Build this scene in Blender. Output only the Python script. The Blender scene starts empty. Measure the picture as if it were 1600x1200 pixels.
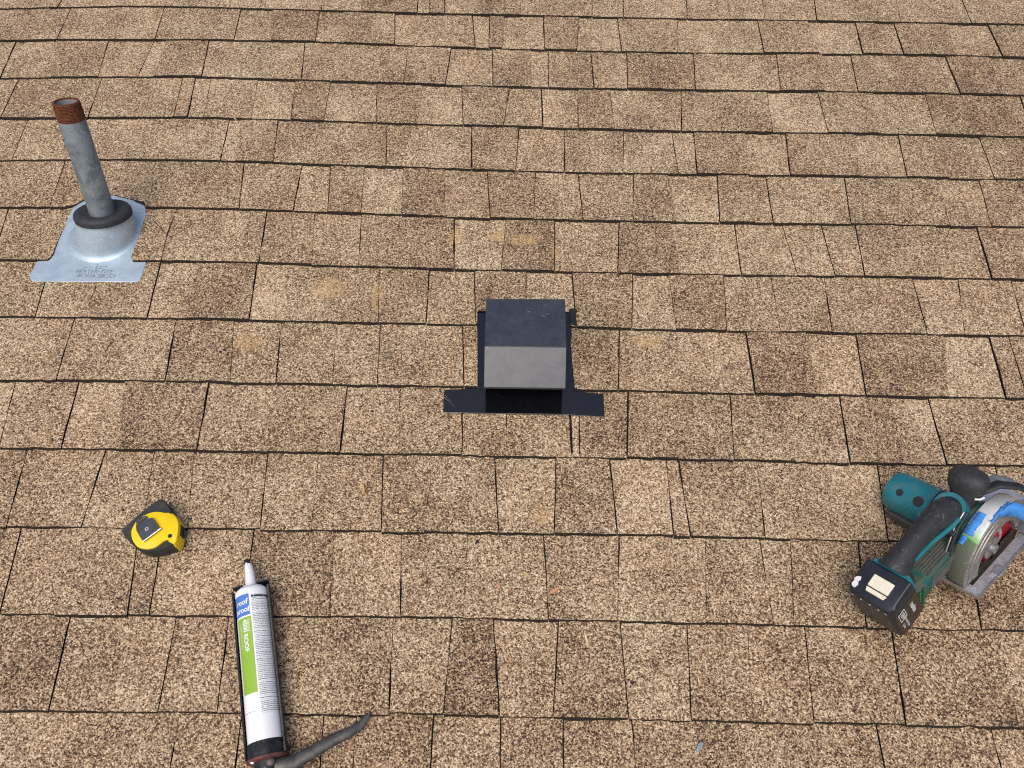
import bpy, bmesh, math, random
from mathutils import Vector, Matrix, noise

# ------------------------------------------------------------------ camera, sky, sun, exposure
scene = bpy.context.scene
PITCH = math.radians(20.5)                       # slope of the roof
ROOF = Matrix.Translation((0, 0, 3.2)) @ Matrix.Rotation(PITCH, 4, 'X')   # roof frame: x along eaves, y up the slope, z normal

cam_data = bpy.data.cameras.new("camera")
cam_data.sensor_fit = 'HORIZONTAL'
cam_data.sensor_width = 36.0
cam_data.lens = 36.0 * 1228.47 / 1600.0
cam_data.clip_start = 0.02
cam_data.clip_end = 500.0
cam = bpy.data.objects.new("camera", cam_data)
scene.collection.objects.link(cam)
cam.matrix_world = ROOF @ Matrix.Translation((0, 0, 1.26481)) @ Matrix((
    (0.999807, -0.019169, -0.004373, 0), (0.014144, 0.855713, -0.517258, 0), (0.013657, 0.517096, 0.855818, 0), (0, 0, 0, 1)))
scene.camera = cam

SUN_ELEV, SUN_AZ = math.radians(50), math.radians(196)   # azimuth clockwise from +y (up-slope): sun behind the viewer, a little left
world = bpy.data.worlds.new("World")
scene.world = world
world.use_nodes = True
wn = world.node_tree
wn.nodes.clear()
sky = wn.nodes.new("ShaderNodeTexSky")
sky.sky_type = 'NISHITA'
sky.sun_disc = False
sky.sun_elevation = SUN_ELEV
sky.sun_rotation = SUN_AZ
sky.air_density = 0.7
sky.dust_density = 4.0
sky.ozone_density = 0.3
bg = wn.nodes.new("ShaderNodeBackground")
bg.inputs[1].default_value = 0.15
wo = wn.nodes.new("ShaderNodeOutputWorld")
wn.links.new(sky.outputs[0], bg.inputs[0])
wn.links.new(bg.outputs[0], wo.inputs[0])

sun_data = bpy.data.lights.new("sun", 'SUN')
sun_data.energy = 0.8
sun_data.angle = math.radians(50)
sun_data.color = (1.0, 0.985, 0.96)
sun = bpy.data.objects.new("sun", sun_data)
scene.collection.objects.link(sun)
sd = Vector((math.sin(SUN_AZ) * math.cos(SUN_ELEV), math.cos(SUN_AZ) * math.cos(SUN_ELEV), math.sin(SUN_ELEV)))
sun.rotation_euler = sd.to_track_quat('Z', 'Y').to_euler()
sun.location = (0, 0, 20)

vs = scene.view_settings
vs.view_transform = 'Standard'
vs.look = 'None'
vs.exposure = 0.20
vs.gamma = 1.0
vs.use_curve_mapping = False
scene.cycles.use_denoising = False                # keep the stone grain crisp
scene.cycles.filter_width = 1.15

# ------------------------------------------------------------------ traced layout (metres in the roof frame)
LINES=[[[-1.4508,2.004],[-1.337,2.0094],[-1.1753,2.0219],[-1.0123,2.034],[-0.8458,2.0355],[-0.6786,2.0347],[-0.5113,2.0329],[-0.3438,2.0295],[-0.1766,2.0279],[-0.0094,2.0283],[0.1579,2.0292],[0.3254,2.0298],[0.4931,2.0304],[0.6611,2.0323],[0.8293,2.0335],[0.9973,2.033],[1.1656,2.0333],[1.3341,2.0337],[1.4521,2.0339]],[[-1.4508,1.861],[-1.337,1.8664],[-1.1753,1.8789],[-1.0123,1.891],[-0.8458,1.8925],[-0.6786,1.8917],[-0.5113,1.8899],[-0.3438,1.8865],[-0.1766,1.8849],[-0.0094,1.8853],[0.1579,1.8862],[0.3254,1.8868],[0.4931,1.8874],[0.6611,1.8893],[0.8293,1.8905],[0.9973,1.89],[1.1656,1.8903],[1.3341,1.8907],[1.4521,1.8909]],[[-1.4016,1.7315],[-1.2915,1.7363],[-1.1345,1.7467],[-0.9753,1.752],[-0.8155,1.7574],[-0.6548,1.7607],[-0.493,1.7597],[-0.3309,1.7548],[-0.169,1.7501],[-0.0075,1.7468],[0.154,1.7462],[0.3155,1.7452],[0.4772,1.7464],[0.6397,1.7508],[0.8027,1.7553],[0.9656,1.7574],[1.1284,1.758],[1.2904,1.7557],[1.4038,1.7541]],[[-1.3486,1.5917],[-1.2423,1.5958],[-1.0905,1.6037],[-0.9377,1.6108],[-0.7836,1.6154],[-0.6278,1.613],[-0.4719,1.6095],[-0.3163,1.6066],[-0.1608,1.6041],[-0.0055,1.6028],[0.1499,1.6023],[0.3055,1.6028],[0.4612,1.6042],[0.6175,1.6069],[0.774,1.6097],[0.9305,1.6108],[1.0869,1.6107],[1.2434,1.6106],[1.353,1.6106]],[[-1.2961,1.4532],[-1.1935,1.4565],[-1.0467,1.4617],[-0.8994,1.467],[-0.7512,1.4708],[-0.6019,1.4706],[-0.4522,1.4691],[-0.3026,1.4667],[-0.153,1.4651],[-0.0035,1.4626],[0.146,1.4598],[0.2953,1.4584],[0.4449,1.4584],[0.5949,1.4611],[0.7453,1.4638],[0.8958,1.4653],[1.0457,1.4641],[1.1956,1.4629],[1.3006,1.4621]],[[-1.2437,1.3152],[-1.1452,1.3184],[-1.0043,1.324],[-0.8628,1.3293],[-0.7198,1.3308],[-0.5761,1.3295],[-0.4321,1.3258],[-0.2884,1.3229],[-0.1449,1.3204],[-0.0014,1.3179],[0.142,1.3182],[0.2855,1.3185],[0.4292,1.3192],[0.5732,1.3207],[0.7175,1.3221],[0.8618,1.3233],[1.0063,1.3239],[1.1508,1.3245],[1.2521,1.325]],[[-1.1902,1.1741],[-1.0956,1.1768],[-0.9603,1.1813],[-0.8245,1.1858],[-0.6876,1.187],[-0.55,1.1861],[-0.4121,1.1833],[-0.2743,1.1795],[-0.1368,1.1769],[0.0006,1.1742],[0.138,1.1744],[0.2754,1.1746],[0.4131,1.1752],[0.551,1.1765],[0.6891,1.1778],[0.8273,1.1789],[0.9656,1.1794],[1.104,1.1799],[1.201,1.1802]],[[-1.1362,1.0317],[-1.0456,1.0339],[-0.9158,1.0369],[-0.7857,1.0398],[-0.6547,1.0405],[-0.5235,1.0407],[-0.3918,1.0385],[-0.2602,1.0361],[-0.1287,1.0337],[0.0026,1.0326],[0.134,1.032],[0.2655,1.0328],[0.3972,1.0335],[0.529,1.0341],[0.6609,1.0348],[0.7929,1.0351],[0.925,1.0351],[1.0571,1.0351],[1.1497,1.0351]],[[-1.0823,0.8897],[-0.9957,0.8915],[-0.8716,0.8935],[-0.7472,0.8955],[-0.6222,0.8958],[-0.497,0.8955],[-0.3717,0.8949],[-0.2463,0.8948],[-0.1209,0.8951],[0.0046,0.895],[0.1301,0.8947],[0.2557,0.8925],[0.3812,0.8913],[0.507,0.8918],[0.6329,0.8923],[0.7589,0.8927],[0.885,0.893],[1.0113,0.8933],[1.0997,0.8936]],[[-1.0283,0.7474],[-0.9459,0.749],[-0.8276,0.7507],[-0.7091,0.7523],[-0.5903,0.7533],[-0.4711,0.7532],[-0.3518,0.753],[-0.2324,0.7531],[-0.113,0.7534],[0.0066,0.7532],[0.1262,0.7528],[0.2458,0.7513],[0.3654,0.7503],[0.4851,0.7505],[0.605,0.7506],[0.725,0.7508],[0.8451,0.7511],[0.9653,0.7513],[1.0495,0.7515]],[[-0.975,0.6068],[-0.8966,0.6083],[-0.7842,0.6098],[-0.6716,0.6113],[-0.5588,0.6128],[-0.4454,0.6126],[-0.332,0.6123],[-0.2186,0.6123],[-0.1051,0.6125],[0.0086,0.6127],[0.1223,0.6127],[0.236,0.6127],[0.3499,0.6124],[0.4637,0.6117],[0.5775,0.611],[0.6915,0.6108],[0.8056,0.6108],[0.9198,0.6108],[0.9998,0.6108]],[[-0.9199,0.4615],[-0.8457,0.4628],[-0.7393,0.464],[-0.6327,0.4652],[-0.5259,0.4663],[-0.4189,0.4672],[-0.3117,0.468],[-0.2044,0.4685],[-0.097,0.4688],[0.0106,0.4692],[0.1182,0.4693],[0.226,0.4695],[0.3338,0.4692],[0.4415,0.4681],[0.5492,0.4669],[0.6569,0.466],[0.7646,0.4651],[0.8724,0.4643],[0.9478,0.4637]],[[-0.8654,0.318],[-0.7954,0.3192],[-0.6951,0.3206],[-0.5945,0.322],[-0.4938,0.3233],[-0.3928,0.3241],[-0.2917,0.325],[-0.1904,0.3256],[-0.0889,0.326],[0.0126,0.3265],[0.1142,0.3262],[0.2159,0.3259],[0.3176,0.3252],[0.4192,0.3238],[0.5207,0.3224],[0.6224,0.3219],[0.7243,0.3218],[0.8262,0.3218],[0.8976,0.3217]],[[-0.8122,0.1776],[-0.7461,0.1785],[-0.6514,0.179],[-0.5566,0.1796],[-0.4617,0.1802],[-0.3667,0.1809],[-0.2716,0.1816],[-0.1762,0.1819],[-0.0808,0.1819],[0.0146,0.1819],[0.1102,0.1819],[0.2058,0.182],[0.3015,0.1816],[0.3971,0.1807],[0.4927,0.1797],[0.5884,0.1793],[0.6842,0.1792],[0.7801,0.1791],[0.8472,0.179]],[[-0.8122,0.0341],[-0.7461,0.035],[-0.6514,0.0355],[-0.5566,0.0361],[-0.4617,0.0367],[-0.3667,0.0374],[-0.2716,0.0381],[-0.1762,0.0384],[-0.0808,0.0384],[0.0146,0.0384],[0.1102,0.0384],[0.2058,0.0385],[0.3015,0.0381],[0.3971,0.0372],[0.4927,0.0362],[0.5884,0.0358],[0.6842,0.0357],[0.7801,0.0356],[0.8472,0.0355]]]
TABS=[[[-1.2136,-1.211,0],[-1.1883,-1.1899,0],[-1.0087,-1.0009,0],[-0.7599,-0.7489,0],[-0.5177,-0.5079,0],[-0.411,-0.4024,1],[-0.2628,-0.2568,0],[-0.2335,-0.2251,0],[-0.1924,-0.185,0],[-0.096,-0.0914,1],[0.0111,0.0123,1],[0.1134,0.111,1],[0.2057,0.1997,0],[0.2912,0.2818,0],[0.4613,0.4477,0],[0.5707,0.5619,1],[0.6661,0.6527,0],[0.771,0.7654,1],[0.8062,0.789,0],[1.0286,1.0074,0],[1.2042,1.1942,0]],[[-1.159,-1.1504,0],[-0.9192,-0.9067,0],[-0.7188,-0.7097,0],[-0.6368,-0.616,1],[-0.513,-0.5044,0],[-0.446,-0.4314,1],[-0.3154,-0.3033,0],[-0.2067,-0.2095,1],[-0.1131,-0.0995,0],[-0.068,-0.0656,0],[-0.0295,-0.0333,1],[0.0725,0.0748,0],[0.1663,0.1556,0],[0.2668,0.2686,0],[0.4259,0.4108,0],[0.5283,0.5113,1],[0.6342,0.6283,0],[0.7654,0.7684,1],[0.8915,0.8794,0],[0.9419,0.9314,1],[0.9923,0.9835,0],[1.1353,1.1154,1],[1.2397,1.2337,0]],[[-1.2539,-1.2392,0],[-1.1552,-1.1194,1],[-1.0247,-1.0082,0],[-0.9114,-0.9132,0],[-0.8795,-0.8748,1],[-0.7739,-0.7589,0],[-0.5319,-0.5171,0],[-0.2693,-0.2681,0],[-0.1609,-0.167,0],[-0.0575,-0.0521,0],[0.0393,0.0396,1],[0.0845,0.0831,0],[0.1911,0.1935,0],[0.2815,0.2744,0],[0.3607,0.3568,1],[0.4513,0.4394,0],[0.5552,0.5518,1],[0.6609,0.6472,0],[0.7782,0.7568,1],[0.8517,0.8368,0],[1.0714,1.0588,0],[1.0909,1.0854,0],[1.2029,1.1902,0]],[[-1.1983,-1.1891,0],[-1.0005,-0.9893,0],[-0.8068,-0.793,0],[-0.7759,-0.7602,0],[-0.7386,-0.7228,0],[-0.6247,-0.6123,1],[-0.5327,-0.5197,0],[-0.447,-0.4432,1],[-0.3334,-0.319,0],[-0.2214,-0.2263,1],[-0.1282,-0.1171,0],[-0.0101,-0.0229,0],[0.066,0.0683,0],[0.1546,0.1504,0],[0.2324,0.2356,0],[0.4067,0.3909,0],[0.5003,0.4854,1],[0.6159,0.6054,0],[0.7396,0.7348,1],[0.8743,0.8583,0],[1.0025,0.9887,1],[1.1167,1.1042,0],[1.2356,1.2138,0]],[[-1.1305,-1.1184,0],[-0.8758,-0.8742,0],[-0.6646,-0.6554,0],[-0.6377,-0.6222,1],[-0.5511,-0.5372,0],[-0.4597,-0.4436,1],[-0.2966,-0.2841,0],[-0.1829,-0.185,1],[-0.0977,-0.0918,0],[0.013,0.0072,0],[0.1191,0.1162,0],[0.258,0.2468,0],[0.37,0.3717,0],[0.4209,0.4134,0],[0.5424,0.5315,1],[0.637,0.6223,0],[0.795,0.7853,1],[0.9018,0.8849,0],[0.9977,0.9803,1],[1.0922,1.0829,0]],[[-1.0029,-0.9888,0],[-0.8013,-0.7864,0],[-0.6035,-0.5844,0],[-0.4724,-0.4688,0],[-0.4091,-0.3956,0],[-0.3329,-0.3239,1],[-0.2453,-0.2358,0],[-0.152,-0.1437,1],[-0.0574,-0.0461,0],[0.0516,0.0473,0],[0.1463,0.1531,0],[0.2712,0.2603,0],[0.3473,0.3525,1],[0.4595,0.4461,0],[0.53,0.5206,1],[0.5689,0.562,0],[0.7463,0.7291,0],[0.8474,0.8218,1],[0.9528,0.9434,0],[1.0496,1.032,1]],[[-1.0794,-1.0585,0],[-0.8925,-0.8703,1],[-0.7288,-0.7163,0],[-0.5266,-0.5169,0],[-0.4246,-0.4089,1],[-0.3239,-0.3115,0],[-0.2083,-0.2102,1],[-0.1244,-0.1163,0],[-0.0118,-0.0197,0],[0.0926,0.0906,0],[0.2314,0.2194,0],[0.3415,0.3484,1],[0.4792,0.4736,0],[0.5813,0.5896,1],[0.6656,0.6662,0],[0.7402,0.727,0],[0.9144,0.8854,1],[1.0029,0.9884,0]],[[-0.9444,-0.9263,0],[-0.8495,-0.8194,1],[-0.719,-0.7086,0],[-0.6455,-0.6323,1],[-0.5222,-0.5095,0],[-0.3747,-0.3679,1],[-0.2708,-0.2564,0],[-0.1669,-0.1636,0],[-0.0749,-0.0657,0],[0.0315,0.0322,0],[0.1248,0.1301,0],[0.251,0.2393,0],[0.3247,0.3259,1],[0.438,0.4252,0],[0.5356,0.5309,1],[0.6451,0.6316,0],[0.7534,0.7312,1],[0.8273,0.8194,0],[0.9237,0.8926,1],[1.032,1.0138,0]],[[-0.8517,-0.8394,0],[-0.6535,-0.6391,0],[-0.5421,-0.5187,1],[-0.4481,-0.4329,0],[-0.3391,-0.3279,1],[-0.2539,-0.2443,0],[-0.1611,-0.1631,1],[-0.0933,-0.0831,0],[0.0297,0.0305,0],[0.2168,0.2051,0],[0.3259,0.3258,1],[0.4642,0.46,0],[0.5812,0.5762,1],[0.6807,0.6674,0],[0.8535,0.8223,1],[0.9431,0.9292,0],[0.9809,0.9689,0]],[[-0.9187,-0.8966,0],[-0.8015,-0.7876,0],[-0.7162,-0.6873,1],[-0.5593,-0.5486,0],[-0.4424,-0.425,1],[-0.3004,-0.2957,0],[-0.2026,-0.1936,1],[-0.0867,-0.0801,0],[-0.0042,-0.0017,1],[0.1118,0.1154,0],[0.131,0.1279,0],[0.2242,0.2121,0],[0.3007,0.3021,1],[0.4144,0.4022,0],[0.5079,0.5115,1],[0.6206,0.6083,0],[0.7142,0.7063,1],[0.7862,0.7805,0],[0.9172,0.8913,1]],[[-0.8494,-0.8329,0],[-0.711,-0.7094,0],[-0.6265,-0.6071,0],[-0.5565,-0.5323,1],[-0.425,-0.4114,0],[-0.3343,-0.3257,1],[-0.2208,-0.2087,0],[-0.13,-0.1367,1],[-0.0233,-0.012,0],[0.087,0.0816,0],[0.1814,0.1872,0],[0.2827,0.2821,0],[0.3043,0.3101,0],[0.4443,0.4361,0],[0.5695,0.5524,1],[0.6596,0.6429,0],[0.7714,0.7452,1],[0.8696,0.8508,0]],[[-0.8116,-0.7934,0],[-0.735,-0.7071,1],[-0.6156,-0.5935,0],[-0.574,-0.5593,0],[-0.4232,-0.412,0],[-0.2903,-0.2755,1],[-0.1754,-0.164,0],[-0.0636,-0.0646,1],[0.0633,0.0705,0],[0.1915,0.1803,0],[0.3381,0.3196,1],[0.4275,0.4273,0],[0.4803,0.4598,1],[0.5944,0.5736,0],[0.7797,0.7559,0]],[[-0.685,-0.6723,0],[-0.6036,-0.5775,1],[-0.519,-0.5111,0],[-0.4352,-0.4228,0],[-0.2866,-0.2754,1],[-0.1762,-0.1686,0],[-0.0818,-0.0875,0],[-0.0169,-0.0045,0],[0.0868,0.0758,0],[0.1844,0.1886,0],[0.2912,0.2814,0],[0.3867,0.3741,1],[0.4781,0.4649,0],[0.6163,0.6008,0],[0.7855,0.7705,1]],[[-0.5879,-0.5823,0],[-0.4807,-0.4707,1],[-0.3876,-0.3781,0],[-0.2658,-0.2567,0],[-0.2173,-0.2107,0],[-0.1018,-0.1027,0],[-0.0025,0.0008,0],[0.092,0.0888,0],[0.1924,0.1975,0],[0.3531,0.3474,0],[0.4248,0.4174,1],[0.5587,0.5549,0],[0.7216,0.7191,0],[0.7312,0.7257,0]]]
TONES=['lmlllldldldlmlllmllmmd','mmmldldlmldldlmlmdldldld','mlmlldmmdldlmmdmdmdlmldl','mmmmlmldlmldmldmmdldldmm','llmldmmmmdlmlldldlmlm','mmmmldldmdmmdldlmmmld','mmmmmlmdldldllmmdld','mlmldlmmldldldlmmmlml','mmmlmlmlmmmldldldd','lmldlmlmlllmdmmlmlmm','mmlmlmlmmldllmllmmm','mmdmmdlmlmlmldmd','dmmmdmmdldlmmmdm','mdmdmdldldmmdll']
CUTS={(6,1): ([[-0.9376,1.1755],[-0.9418,1.1317],[-0.9439,1.0908],[-0.942,1.051],[-0.9448,1.0391],[-0.9489,1.0356]],[[-0.7915,1.1869],[-0.7823,1.1668],[-0.7811,1.1306],[-0.7803,1.0759],[-0.7797,1.0484],[-0.7744,1.0383]]),(8,8): ([[-0.0635,0.9024],[-0.0614,0.8464],[-0.0595,0.7954],[-0.058,0.753]],[[0.1177,0.9021],[0.1189,0.8506],[0.1213,0.7995],[0.1237,0.7515]])}
BOTS={(5,1): [[-0.9881,1.1797],[-0.9596,1.1805],[-0.9395,1.1866],[-0.9197,1.2077],[-0.8892,1.2218],[-0.8639,1.2206],[-0.8233,1.2085],[-0.7921,1.2],[-0.7847,1.1871]],(7,9): [[-0.0657,0.8946],[-0.0632,0.8962],[-0.0644,0.9273],[-0.0086,0.9286],[0.032,0.9296]],(7,10): [[0.032,0.9296],[0.0802,0.9308],[0.1196,0.9302],[0.12,0.896],[0.1301,0.8947]]}
FLASH={'flange': [[-0.9704,1.0333],[-0.9715,0.9933],[-0.9657,0.9836],[-0.9557,0.9805],[-0.7549,0.9839],[-0.7473,0.989],[-0.7464,1.0006],[-0.7479,1.0373]],'upper': [[-0.7794,1.0458],[-0.7796,1.0768],[-0.7804,1.1315],[-0.7815,1.1678],[-0.7918,1.1972],[-0.8244,1.2113],[-0.8656,1.2254],[-0.9163,1.2183],[-0.9416,1.1875],[-0.9453,1.1325],[-0.9473,1.0916],[-0.9454,1.0518],[-0.9476,1.0381]],'vstrip': [[-0.1197,0.7461],[-0.1191,0.6971],[-0.0395,0.6968],[0.1011,0.6978],[0.1772,0.6941],[0.1771,0.7444]],'vstem': [[-0.0568,0.7522],[-0.0656,0.9264],[-0.0621,0.9328],[0.116,0.9339],[0.1209,0.9278],[0.1237,0.7493]]}
TAPE={'outer': [[-0.5786,0.5068],[-0.5687,0.5039],[-0.5546,0.4882],[-0.5497,0.4797],[-0.5429,0.475],[-0.5368,0.4673],[-0.5333,0.4572],[-0.5314,0.4442],[-0.5308,0.433],[-0.5338,0.4266],[-0.5446,0.4206],[-0.5558,0.4163],[-0.5685,0.4138],[-0.5797,0.4141],[-0.592,0.4185],[-0.6063,0.4287],[-0.627,0.4471],[-0.6246,0.453],[-0.6122,0.4701],[-0.5983,0.4867]],'yellow': [[-0.6077,0.4432],[-0.6074,0.455],[-0.6027,0.467],[-0.5944,0.4744],[-0.5802,0.4814],[-0.5676,0.481],[-0.5615,0.4793],[-0.5548,0.4801],[-0.5446,0.4754],[-0.5372,0.4683],[-0.5333,0.4588],[-0.5309,0.4435],[-0.5309,0.4317],[-0.5416,0.4344],[-0.5501,0.4325],[-0.5562,0.4254],[-0.5646,0.4189],[-0.5752,0.417],[-0.5891,0.419],[-0.6007,0.4292]],'clip': [[-0.599,0.4549],[-0.585,0.4659],[-0.5763,0.4672],[-0.5693,0.4596],[-0.5614,0.4503],[-0.5813,0.4294],[-0.588,0.4363],[-0.5954,0.4455]],'clipband': [[-0.6015,0.4617],[-0.5963,0.469],[-0.5881,0.4722],[-0.5858,0.4698],[-0.6014,0.4581]],'mouth': [[-0.5347,0.4631],[-0.5315,0.4442]],'hole': [[-0.5426,0.4395]]}
DEB={'splinters': [([[-0.2492,0.5534],[-0.2446,0.532]],0.0035,(0.62,0.36,0.14)),([[0.0719,0.3671],[0.0907,0.3779]],0.0042,(0.6,0.33,0.17)),([[0.0304,0.4033],[0.044,0.3908]],0.0022,(0.62,0.46,0.22)),([[0.0834,0.4478],[0.0843,0.4335]],0.0016,(0.66,0.5,0.32)),([[0.1268,0.3083],[0.1319,0.2839]],0.0026,(0.75,0.6,0.36)),([[-0.0121,0.3834],[-0.0088,0.373]],0.004,(0.55,0.3,0.22)),([[-0.6564,1.476],[-0.6449,1.4632]],0.002,(0.6,0.42,0.25)),([[-0.1463,0.4965],[-0.1403,0.5036]],0.002,(0.55,0.45,0.3))],'chip': [[0.294,0.1503],[0.2871,0.139]],'straw': [[[-0.2667,0.1684],[-0.268,0.1509],[-0.2745,0.1371],[-0.2809,0.1302]]],'twigs': [[[-0.7608,0.8375],[-0.766,0.8256],[-0.7676,0.8138]],[[-0.7601,1.1492],[-0.7387,1.1281],[-0.7198,1.1055],[-0.7208,1.1322],[-0.72,1.163]],[[-0.8314,0.9723],[-0.8288,0.9546],[-0.8319,0.9433]]],'pebbles': [(-0.0469,0.4524,0.0035),(-0.5502,0.8195,0.0035),(-0.5438,0.8241,0.003),(-0.437,0.7989,0.004),(0.1976,0.2321,0.0035),(-0.6485,0.4963,0.003),(0.8214,0.9103,0.004),(0.8249,0.9338,0.0025),(-0.2492,0.6975,0.003),(-0.5658,0.4991,0.0035),(-0.5761,0.7871,0.002)],'stains': [(-0.1173,1.1187,0.022,0.035),(-0.0285,1.1264,0.03,0.02),(0.0284,1.1154,0.05,0.025),(0.0927,1.0838,0.012,0.03),(-0.5024,0.8442,0.04,0.03),(-0.2653,0.958,0.02,0.05),(0.0592,0.5021,0.022,0.025),(0.2687,0.8653,0.045,0.02),(0.4184,0.6218,0.009,0.009),(-0.3642,0.9798,0.05,0.04)],'dark': [(-0.148,0.5038,0.025,0.012),(-0.233,0.821,0.03,0.025),(-0.6214,0.2398,0.04,0.012),(0.4206,0.8069,0.02,0.02)],'tar_vent': [[0.1171,0.9356],[0.1274,0.9391],[0.1349,0.9329],[0.132,0.9203],[0.1353,0.9064],[0.1287,0.8955],[0.1213,0.8984],[0.1179,0.9138]],'tar_flash': [[-0.8325,1.2186],[-0.8145,1.2134],[-0.7966,1.2083],[-0.7894,1.2179],[-0.7878,1.201],[-0.7809,1.19],[-0.7928,1.1934],[-0.8148,1.204]]}


# ------------------------------------------------------------------ helpers
rnd = random.Random(7)
COL = scene.collection


def new_obj(name, data, parent=None, matrix=None):
    o = bpy.data.objects.new(name, data)
    COL.objects.link(o)
    if parent is not None:
        o.parent = parent
        if matrix is not None:
            o.matrix_local = matrix
    elif matrix is not None:
        o.matrix_world = matrix
    return o


def tag(o, label, cat, group=None):
    o["label"] = label
    o["category"] = cat
    if group:
        o["group"] = group
    return o


def thing(name, label, cat, matrix, group=None):
    return tag(new_obj(name, None, None, matrix), label, cat, group)


class MB:
    """collects vertices and faces, builds ONE mesh object"""
    def __init__(self):
        self.v, self.f = [], []

    def add(self, verts, faces):
        b = len(self.v)
        self.v += [tuple(p) for p in verts]
        self.f += [tuple(b + i for i in fc) for fc in faces]
        return self

    def loft(self, rings, closed=True, cap0=True, cap1=True):
        n = len(rings[0])
        verts = [p for r in rings for p in r]
        faces = []
        for j in range(len(rings) - 1):
            for i in range(n if closed else n - 1):
                a, b = j * n + i, j * n + (i + 1) % n
                faces.append((a, b, b + n, a + n))
        if cap0:
            faces.append(tuple(reversed(range(n))))
        if cap1:
            faces.append(tuple(range((len(rings) - 1) * n, len(rings) * n)))
        return self.add(verts, faces)

    def box(self, x0, x1, y0, y1, z0, z1):
        return self.loft([[(x0, y0, z), (x1, y0, z), (x1, y1, z), (x0, y1, z)] for z in (z0, z1)])

    def prism(self, poly, z0, z1, grow=0.0):
        c = [sum(p[i] for p in poly) / len(poly) for i in (0, 1)]
        def sc(p):
            d = Vector((p[0] - c[0], p[1] - c[1]))
            return (p[0] + d.x * grow, p[1] + d.y * grow)
        z0f = z0 if callable(z0) else (lambda p: z0)
        z1f = z1 if callable(z1) else (lambda p: z1)
        return self.loft([[(*sc(p), z0f(p)) for p in poly], [(*p, z1f(p)) for p in poly]])

    def tube(self, pts, radii, seg=14, flat=1.0, up=(0, 0, 1), caps=True):
        pts = [Vector(p) for p in pts]
        if not hasattr(radii, '__len__'):
            radii = [radii] * len(pts)
        rings = []
        for i, p in enumerate(pts):
            d = (pts[min(i + 1, len(pts) - 1)] - pts[max(i - 1, 0)]).normalized()
            s = d.cross(Vector(up))
            if s.length < 1e-4:
                s = d.cross(Vector((1, 0, 0)))
            s.normalize()
            t = s.cross(d).normalized()
            rings.append([p + (s * math.cos(a) + t * math.sin(a) * flat) * radii[i]
                          for a in (2 * math.pi * k / seg for k in range(seg))])
        return self.loft(rings, True, caps, caps)

    def lathe(self, prof, axis='z', c=(0, 0, 0), seg=40, a0=0.0, a1=2 * math.pi, cap=False):
        """prof: list of (radius, height along axis)"""
        full = abs(a1 - a0 - 2 * math.pi) < 1e-6
        n = seg if full else seg + 1
        rings = []
        for r, h in prof:
            ring = []
            for k in range(n):
                a = a0 + (a1 - a0) * k / seg
                p, q = r * math.cos(a), r * math.sin(a)
                ring.append({'z': (c[0] + p, c[1] + q, c[2] + h), 'y': (c[0] + p, c[1] + h, c[2] + q),
                             'x': (c[0] + h, c[1] + p, c[2] + q)}[axis])
            rings.append(ring)
        return self.loft(rings, full, cap, cap)

    def build(self, name, mat, parent=None, smooth=False, bevel=0.0, seg=2, matrix=None, recalc=True, angle=40):
        me = bpy.data.meshes.new(name)
        me.from_pydata(self.v, [], self.f)
        if recalc:
            bm = bmesh.new()
            bm.from_mesh(me)
            bmesh.ops.recalc_face_normals(bm, faces=bm.faces)
            bm.to_mesh(me)
            bm.free()
        me.materials.append(mat)
        o = new_obj(name, me, parent, matrix)
        if smooth:
            me.polygons.foreach_set("use_smooth", [True] * len(me.polygons))
            me.set_sharp_from_angle(angle=math.radians(angle))
        if bevel:
            m = o.modifiers.new("bevel", 'BEVEL')
            m.width = bevel
            m.segments = seg
            m.limit_method = 'ANGLE'
            m.angle_limit = math.radians(35)
            me.polygons.foreach_set("use_smooth", [True] * len(me.polygons))
            me.set_sharp_from_angle(angle=math.radians(angle))
            m.harden_normals = True
        return o


def text_flat(s, size, shear=0.0, bold=0.0):
    cu = bpy.data.curves.new("lettering", 'FONT')
    cu.body = s
    cu.size = size
    cu.shear = shear
    cu.offset = bold
    cu.align_x = 'CENTER'
    cu.align_y = 'CENTER'
    cu.resolution_u = 3
    ob = bpy.data.objects.new("lettering", cu)
    COL.objects.link(ob)
    dg = bpy.context.evaluated_depsgraph_get()
    me = bpy.data.meshes.new_from_object(ob.evaluated_get(dg))
    vs_ = [v.co.copy() for v in me.vertices]
    fs = [tuple(p.vertices) for p in me.polygons]
    bpy.data.objects.remove(ob)
    bpy.data.curves.remove(cu)
    bpy.data.meshes.remove(me)
    return vs_, fs


# ------------------------------------------------------------------ materials
def nodes_of(name):
    m = bpy.data.materials.new(name)
    m.use_nodes = True
    nt = m.node_tree
    return m, nt, nt.nodes["Principled BSDF"]


def N(nt, kind, **kw):
    n = nt.nodes.new(kind)
    for k, v in kw.items():
        setattr(n, k, v)
    return n


def math_n(nt, op, a, b=None, clamp=False):
    n = N(nt, "ShaderNodeMath", operation=op, use_clamp=clamp)
    for i, x in enumerate((a, b)):
        if x is None:
            continue
        if isinstance(x, (int, float)):
            n.inputs[i].default_value = x
        else:
            nt.links.new(x, n.inputs[i])
    return n.outputs[0]


def mix_c(nt, fac, a, b):
    n = N(nt, "ShaderNodeMix", data_type='RGBA')
    for sock, x in ((n.inputs[0], fac), (n.inputs[6], a), (n.inputs[7], b)):
        if isinstance(x, (int, float)):
            sock.default_value = x
        elif isinstance(x, tuple):
            sock.default_value = (*x, 1)
        else:
            nt.links.new(x, sock)
    return n.outputs[2]


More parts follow.
